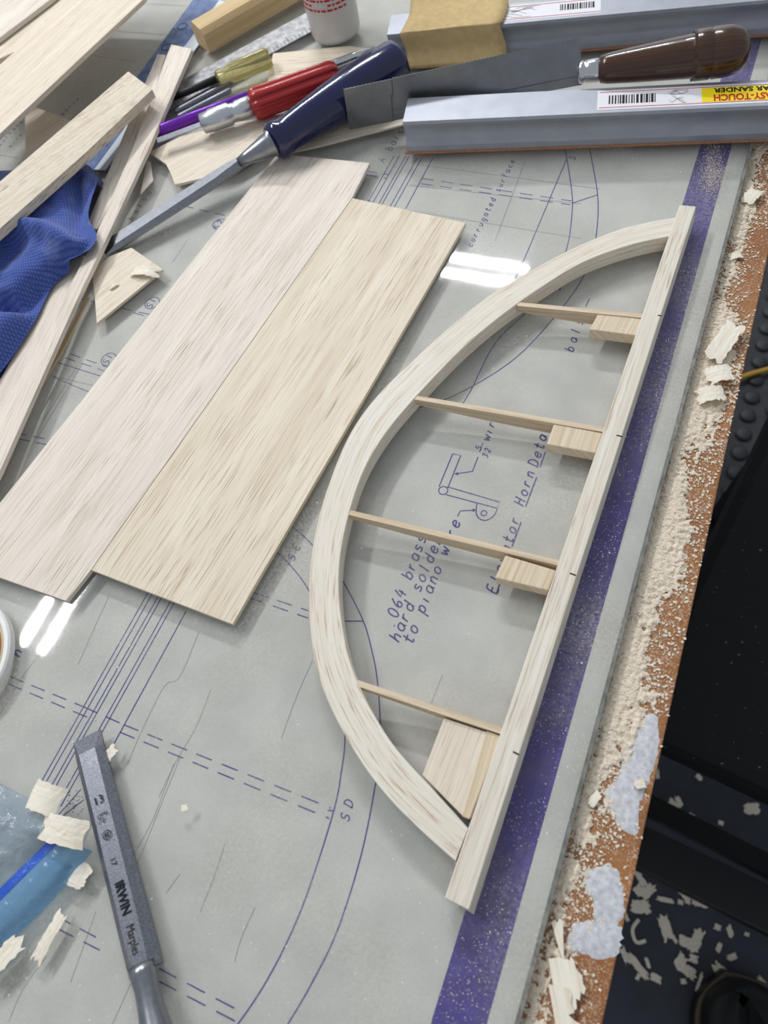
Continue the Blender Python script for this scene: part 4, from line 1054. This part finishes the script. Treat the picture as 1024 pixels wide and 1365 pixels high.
# ------------------------------------------------------------------ sawdust along the bench edge
def sawdust():
    cov = [(150, .45), (200, .4), (260, .5), (310, .35), (390, .28), (415, .72), (470, .85), (530, .85), (570, .75), (610, .48), (650, .55), (700, .72), (780, .78), (800, .6), (850, .5), (900, .62), (960, .72), (1000, .6), (1050, .45), (1100, .4), (1180, .35), (1280, .3), (1400, .28)]
    ctl = [(P(900, v, -0.006).y, c) for v, c in cov]; ctl.sort()
    def cv(y):
        for i in range(len(ctl) - 1):
            if ctl[i][0] <= y <= ctl[i + 1][0]:
                t = (y - ctl[i][0]) / (ctl[i + 1][0] - ctl[i][0]); return ctl[i][1] * (1 - t) + ctl[i + 1][1] * t
        return ctl[0][1] if y < ctl[0][0] else ctl[-1][1]
    st = 0.0004; x0 = 0.0101; y0, y1 = -0.05, 0.44
    nx = int(0.030 / st); ny = int((y1 - y0) / st)
    idx, V, Fc = {}, [], []
    def h(x, y):
        e = board_edge(y); s_2 = (x - x0) / (e - x0)
        if s_2 > 0.97: return -1
        n1 = noise.noise(Vector((x * 150, y * 110, 1))) ; n2 = noise.noise(Vector((x * 500, y * 500, 5))); n3 = noise.noise(Vector((x * 1500, y * 1500, 9)))
        k2 = cv(y) - s_2 + 0.30 * n1 + 0.18 * n2
        k2 -= 0.25 * max(0, 0.12 - s_2) / 0.12
        return min(k2, 0.35) * 0.0034 + 0.00018 * n3 + 0.0004 * n2 if k2 > 0 else -1
    hh = {}
    for i in range(nx):
        for j in range(ny):
            z = h(x0 + i * st, y0 + j * st)
            if z > 0.0001: hh[i, j] = min(z, 0.0032)
    for (i, j) in hh:
        if all(q in hh for q in ((i + 1, j), (i + 1, j + 1), (i, j + 1))):
            f_ = []
            for q in ((i, j), (i + 1, j), (i + 1, j + 1), (i, j + 1)):
                if q not in idx:
                    idx[q] = len(V); jx = random.uniform(-.4, .4) * st; jy = random.uniform(-.4, .4) * st
                    V.append((x0 + q[0] * st + jx, y0 + q[1] * st + jy, -0.006 + hh[q]))
                f_.append(idx[q])
            Fc.append(f_)
    # loose flakes and grains
    for k2 in range(16000):
        y = random.uniform(y0, y1); e = board_edge(y)
        s_2 = random.random() ** 1.3 * 0.99; x_ = x0 + s_2 * (e - x0)
        if cv(y) + 0.35 * noise.noise(Vector((x_ * 150, y * 110, 1))) - s_2 < -0.38 and random.random() < 0.85: continue
        z = -0.006 + max(0.00012, h(x_, y))
        r = random.choice((0.0001, 0.00012, 0.00015, 0.0002, 0.00025, 0.0005)); a = random.uniform(0, 6.3); w_ = r * random.uniform(0.4, 1.0)
        dx_, dy_ = math.cos(a), math.sin(a); t = random.uniform(-0.3, 0.3) * r
        b0 = len(V)
        for p_, q_ in ((-r, -w_), (r, -w_), (r, w_), (-r, w_)): V.append((x_ + p_ * dx_ - q_ * dy_, y + p_ * dy_ + q_ * dx_, z + 0.00015 + t * p_ / r + abs(t)))
        Fc.append([b0, b0 + 1, b0 + 2, b0 + 3])
    o = solid('sawdust', V, Fc, M['dust'])
    tag(o, 'cream sawdust drifted along the bench edge beside the glass', 'sawdust', kind='stuff')
    # sparse grains on the glass and on things lying on it
    V, Fc = [], []
    for k2 in range(1800):
        u = random.uniform(-10, 980); v = random.uniform(200, 1365)
        pp = P(u, v, 0.0002)
        if pp.x > 0.008: continue
        if noise.noise(Vector((pp.x * 25, pp.y * 25, 2))) < -0.05 and random.random() < 0.8: continue
        r = random.choice((0.0001, 0.00012, 0.00015, 0.0002, 0.0003)); a = random.uniform(0, 6.3); w_ = r * random.uniform(0.35, 1.0)
        dx_, dy_ = math.cos(a), math.sin(a); b0 = len(V)
        for p_, q_ in ((-r, -w_), (r, -w_), (r, w_), (-r, w_)): V.append((pp.x + p_ * dx_ - q_ * dy_, pp.y + p_ * dy_ + q_ * dx_, 0.00012 + 0.1 * p_))
        Fc.append([b0, b0 + 1, b0 + 2, b0 + 3])
    for k2 in range(2600):
        q = P(random.gauss(950, 9), random.gauss(226, 20), 0.0001); r = random.choice((0.00006, 0.00008, 0.00012)); b0 = len(V)
        for p_, q_ in ((-r, -r), (r, -r), (r, r), (-r, r)): V.append((q.x + p_, q.y + q_ * 1.3, 0.0001))
        Fc.append([b0, b0 + 1, b0 + 2, b0 + 3])
    for k2 in range(9000):
        y = random.uniform(-0.045, 0.33); x_ = random.uniform(-0.0175, 0.0085)
        if noise.noise(Vector((x_ * 70, y * 45, 6))) + 0.35 * noise.noise(Vector((x_ * 400, y * 300, 6))) < random.uniform(-0.35, 0.35): continue
        r = random.choice((0.00005, 0.00006, 0.00008, 0.0001, 0.00016)); a = random.uniform(0, 6.3); w_ = r * random.uniform(0.4, 1.0)
        dx_, dy_ = math.cos(a), math.sin(a); b0 = len(V)
        for p_, q_ in ((-r, -w_), (r, -w_), (r, w_), (-r, w_)): V.append((x_ + p_ * dx_ - q_ * dy_, y + p_ * dy_ + q_ * dx_, 0.0001))
        Fc.append([b0, b0 + 1, b0 + 2, b0 + 3])
    o = solid('wood_grains', V, Fc, M['dust'])
    tag(o, 'fine wood grains scattered over the glass plate', 'sawdust', kind='stuff')
sawdust()
# dried glue patches on the board
def blob(px, seed):
    pts = [P(u, v, -0.0056) for u, v in px]
    c = sum(pts, Vector()) / len(pts); ring_ = resample([p.xy for p in pts] + [pts[0].xy], 49)[:-1]
    V = [(c.x, c.y, -0.0056)]; Fc = []
    rnd = random.Random(seed)
    for k2, f_ in ((0, 0.5), (1, 0.85), (2, 1.0)):
        for i, p in enumerate(ring_):
            q = c.xy.lerp(p, f_ * (1 + (0.16 * (rnd.random() - 0.5) if k2 else 0)))
            V.append((q.x, q.y, (-0.0056, -0.0057, -0.0060)[k2] + rnd.uniform(-1, 1) * (0.00012 if k2 < 2 else 0)))
    n = len(ring_)
    for i in range(n):
        j = (i + 1) % n
        Fc.append([0, 1 + i, 1 + j])
        for k2 in (0, 1): Fc.append([1 + k2 * n + i, 1 + (k2 + 1) * n + i, 1 + (k2 + 1) * n + j, 1 + k2 * n + j])
    o = solid('dried_glue', V, Fc, M['glue'], bench, smooth=True); o['label'] = 'bluish white patch of dried glue'
blob([(866, 945), (880, 965), (876, 1010), (862, 1050), (852, 1075), (850, 1108), (830, 1110), (812, 1085), (806, 1055), (826, 1035), (830, 1000), (845, 970)], 1)
blob([(782, 1160), (800, 1152), (822, 1158), (832, 1190), (830, 1225), (812, 1236), (792, 1228), (790, 1200), (778, 1185)], 2)
blob([(762, 1232), (790, 1228), (828, 1236), (822, 1272), (800, 1278), (770, 1270), (756, 1268)], 3)

# ------------------------------------------------------------------ beyond the bench: stool, shoe, floor litter, mat, cable
SZ = -0.30
c = P(827, 965, SZ); e1 = P(1024, 1058, SZ) - c; e1.normalize()
e2 = Vector((-e1.y, e1.x, 0))
if (P(1024, 555, SZ) - c).dot(e2) < 0: e2 = -e2
e2l = (P(1024, 555, SZ) - c).normalized()
st = thing('stool', 'black padded workshop stool standing beside the bench', 'stool', (c + (e1 + e2l) * 0.19) * 1.0 - Vector((0, 0, Z0 + SZ)))
S_ = 0.38
cor = [c, c + e1 * S_, c + e1 * S_ + e2l * S_, c + e2l * S_]
v, f = prism(cor, [p - Vector((0, 0, 0.045)) for p in cor])
solid('seat', v, f, M['black_vinyl'], st, bevel=0.012)
fl_ = -Z0 + 0.0002
mid = sum(cor, Vector()) / 4
feet = []
for p in cor:
    top = p.lerp(mid, 0.14) - Vector((0, 0, 0.045)); ft = top + (p - mid) * 0.16; ft.z = fl_
    feet.append((top, ft)); bar('leg', ft, top, 0.024, 0.024, M['black_metal'], st, bevel=0.001)
for i in range(4):
    a = feet[i][1].lerp(feet[i][0], 0.35); b = feet[(i + 1) % 4][1].lerp(feet[(i + 1) % 4][0], 0.35)
    bar('rail', a, b, 0.022, 0.022, M['black_metal'], st, bevel=0.001)

# base rail of a stand, low over the floor
a, b = P(840, 1124, -0.58), P(1060, 1232, -0.58)
rs = thing('floor_stand', 'black metal stand rail crossing low over the floor near the shoe', 'stand', Vector(((a + b) / 2).xy.to_3d()) + Vector((0, 0, -Z0)))
dd = (b - a).normalized(); b2 = a + dd * 0.45; a2 = a - dd * 0.03
bar('rail', a2, b2, 0.042, 0.03, M['black_metal'], rs, bevel=0.002)
for q in (a2 + dd * 0.02, b2 - dd * 0.02):
    bar('foot', Vector((q.x, q.y, fl_)), Vector((q.x, q.y, -0.594)), 0.03, 0.03, M['black_metal'], rs, bevel=0.002)

def shoe():
    toe = P(968, 1300, -0.73); heel_dir = (P(1010, 1420, -0.73) - toe); heel_dir.z = 0; heel_dir.normalize()
    sd = Vector((-heel_dir.y, heel_dir.x, 0))
    t = thing('shoe', 'black leather shoe toe with tan welt on the dark floor', 'shoe', Vector((toe.x, toe.y, -Z0)) + heel_dir * 0.14)
    def outline(k2, off):
        # half widths along the length, toe at 0
        prof_ = [(0.0, 0.0), (0.006, 0.020), (0.018, 0.036), (0.04, 0.047), (0.07, 0.052), (0.10, 0.052), (0.15, 0.044), (0.20, 0.039), (0.25, 0.037), (0.275, 0.028), (0.285, 0.0)]
        left = [(x - (off if i == 0 else (-off if i == len(prof_) - 1 else 0)), (w + off if 0 < i < len(prof_) - 1 else 0)) for i, (x, w) in enumerate(prof_)]
        pts = left + [(x, -w) for x, w in left[-2:0:-1]]
        return resample([Vector(p) for p in pts] + [Vector(pts[0])], 49)[:-1]
    def layer(nm, z0, z1, off, mat):
        r = outline(0, off); top = [toe + heel_dir * p.x + sd * p.y for p in r]
        v, f = prism([Vector((p.x, p.y, z1)) for p in top], [Vector((p.x, p.y, z0)) for p in top]); return solid(nm, v, f, mat, t, bevel=0.0015)
    layer('sole', fl_, -Z0 + 0.022, 0.006, M['shoe']); layer('welt', -Z0 + 0.022, -Z0 + 0.026, 0.004, M['welt'])
    V, Fc = [], []; rings = [(0.0, 0.026), (0.0, 0.040), (-0.006, 0.052), (-0.016, 0.060), (-0.030, 0.064)]
    n = 48
    for off, z in rings:
        r = outline(0, off - 0.001)
        for p in r:
            rise = max(0, min(1, (p.x - 0.06) / 0.14)); rise = rise * rise * (3 - 2 * rise)
            V.append(toe + heel_dir * p.x + sd * p.y + Vector((0, 0, -Z0 - toe.z + z + (0.045 * rise if z > 0.03 else 0))))
    for v_ in V: pass
    for k2 in range(len(rings) - 1):
        for i in range(n): Fc.append([k2 * n + i, k2 * n + (i + 1) % n, (k2 + 1) * n + (i + 1) % n, (k2 + 1) * n + i])
    Fc.append([(len(rings) - 1) * n + i for i in range(n)])
    solid('upper', V, Fc, M['shoe'], t, smooth=True)
shoe()

FG = 'wood chips on the dark floor'
k3 = lambda x, y: (810 + x / 4.785, 1120 + y / 4.785)
chips = [(k3(245, 190), .017, .012, 20, 0), (k3(205, 240), .026, .007, -40, 0), (k3(200, 315), .012, .010, 60, 0), (k3(255, 330), .022, .010, 60, 0), (k3(210, 425), .022, .014, 20, 0), (k3(120, 490), .010, .004, -50, 0),
         (k3(480, 320), .024, .011, -30, 0), (k3(365, 380), .018, .005, 10, 0), (k3(370, 560), .024, .012, -60, 0), (k3(420, 620), .012, .004, -40, 0), (k3(500, 650), .016, .011, 0, 0), (k3(565, 640), .024, .011, 80, 0),
         (k3(470, 770), .014, .011, 70, 0), (k3(500, 825), .022, .011, -10, 0), (k3(550, 755), .009, .008, 0, 0), (k3(110, 735), .017, .006, -50, 0), (k3(190, 800), .032, .008, -30, 0), (k3(255, 780), .012, .004, -55, 0), (k3(310, 880), .010, .008, 0, 0),
         (k3(195, 870), .008, .004, 80, 0), (k3(485, 900), .006, .005, 30, 0), (k3(585, 905), .020, .003, 80, 0), (k3(745, 850), .026, .010, -20, 0), (k3(700, 555), .007, .006, 0, 0), (k3(780, 580), .011, .006, -60, 0), (k3(710, 685), .010, .005, 80, 0),
         (k3(795, 745), .010, .006, 40, 0), (k3(890, 600), .005, .004, 0, 0), (k3(885, 295), .008, .007, 20, 0), (k3(970, 150), .015, .011, 85, 0), (k3(1015, 200), .012, .008, 70, 0), (k3(1012, 370), .012, .009, 85, 0), (k3(620, 145), .015, .007, -35, 0), (k3(1000, 920), .016, .006, -30, 0),
         (k3(970, 975), .022, .007, -30, 0), (k3(600, 400), .012, .009, 10, 0), (k3(565, 385), .010, .009, 10, 0), (k3(465, 395), .006, .005, 0, 0), (k3(510, 390), .006, .004, 40, 0),
         ((899, 1072), .014, .007, -25, 0), ((905, 1068), .012, .006, -50, 0), ((887, 1090), .012, .007, -30, 0), ((928, 1096), .021, .010, -25, 0), ((961, 1097), .006, .005, 0, 0), ((1003, 1078), .016, .013, 20, 0), ((878, 1075), .007, .006, 0, 0), ((876, 1032), .014, .005, -70, 0), ((932, 1036), .008, .006, -30, 0)]
for i, (c, L, w_, a, cu_) in enumerate(chips):
    big = L > 0.014
    z = -Z0 + 0.0012
    kind_ = 'slender wood sliver' if w_ < 0.0055 and L > 0.009 else ('broad pale wood chip' if big and w_ > 0.0085 else ('narrow pale wood chip' if big else 'small wood crumb'))
    edge_x = 1024 - (c[1] - 341) * 0.216
    if (c[0] - 980) ** 2 + (c[1] - 1345) ** 2 < 85 ** 2: where = 'beside the black shoe'
    elif c[1] < 1112: where = 'between the stool and the stand rail'
    elif c[1] < 1137 + (c[0] - 852) * 0.62 and c[0] > 930: where = 'beyond the stand rail under the stool'
    elif c[0] - edge_x < 48: where = 'close below the bench edge'
    else: where = 'in the open before the stand rail'
    shaving(c, z, a, L, w_, 0.5 if i % 3 else 0.15, kind_ + ' on the floor ' + where, FG, mat='shaving', name='floor_chip', th=0.0008, jag=0.3)
# hooked curl on the floor
pth = smooth_path([P(*k3(200, 505), -Z0 + 0.002), P(*k3(160, 570), -Z0 + 0.002), P(*k3(185, 650), -Z0 + 0.002), P(*k3(245, 640), -Z0 + 0.002)], 5)
sdv = [Vector((-(pth[min(i + 1, len(pth) - 1)] - pth[max(i - 1, 0)]).y, (pth[min(i + 1, len(pth) - 1)] - pth[max(i - 1, 0)]).x, 0)).normalized() for i in range(len(pth))]
o = gridsheet('floor_chip', [[p + s2 * w_ for w_ in (-0.002, 0, 0.002)] for p, s2 in zip(pth, sdv)], 0.0006, M['shaving'])
tag(o, 'thin hooked wood curl lying on the dark floor', 'wood shaving', FG)

# rubber mat with round knobs
mt = thing('rubber_mat', 'black rubber floor mat with rows of round knobs', 'mat', P(1010, 560, -Z0))
mc = P(1000, 570, -Z0)
wslab('mat_sheet', [(mc.x - 0.09, mc.y - 0.22), (mc.x + 0.5, mc.y - 0.22), (mc.x + 0.5, mc.y + 0.75), (mc.x - 0.09, mc.y + 0.75)], -Z0 + 0.006, 0.0058, M['mat'], mt, bevel=0.001)
kb = None
for i in range(13):
    for j in range(21):
        px_, py_ = mc.x - 0.08 + i * 0.036, mc.y - 0.2 + j * 0.036 + (0.018 if i % 2 else 0)
        if kb is None:
            V, Fc = [], []; n = 12
            for r, z in ((0.013, 0.006), (0.012, 0.010), (0.009, 0.0115)):
                for q in range(n): V.append((px_ + r * math.cos(6.2832 * q / n), py_ + r * math.sin(6.2832 * q / n), -Z0 + z))
            for r in (0, 1):
                for q in range(n): Fc.append([r * n + q, r * n + (q + 1) % n, (r + 1) * n + (q + 1) % n, (r + 1) * n + q])
            Fc.append([2 * n + q for q in range(n)])
            kb = solid('knob', V, Fc, M['mat'], mt, smooth=True); kx, ky = px_, py_
        else:
            k4 = kb.copy(); C.objects.link(k4); k4.location = kb.location + Vector((px_ - kx, py_ - ky, 0))
cp = smooth_path([P(960, 512, -Z0 + 0.016), P(985, 504, -Z0 + 0.016), P(1010, 496, -Z0 + 0.016), P(1040, 490, -Z0 + 0.016), P(1120, 485, -Z0 + 0.016)], 6)
V, Fc = [], []; n = 10
for i, p in enumerate(cp):
    dd = (cp[min(i + 1, len(cp) - 1)] - cp[max(i - 1, 0)]).normalized(); sd = Vector((-dd.y, dd.x, 0))
    for q in range(n): V.append(p + sd * 0.004 * math.cos(6.2832 * q / n) + Vector((0, 0, 0.004 * math.sin(6.2832 * q / n))))
for i in range(len(cp) - 1):
    for q in range(n): Fc.append([i * n + q, i * n + (q + 1) % n, (i + 1) * n + (q + 1) % n, (i + 1) * n + q])
Fc.append(list(range(n))[::-1]); Fc.append([(len(cp) - 1) * n + q for q in range(n)])
o = solid('power_cable', V, Fc, M['cable'], smooth=True)
tag(o, 'yellow cable lying across the rubber floor mat', 'cable')
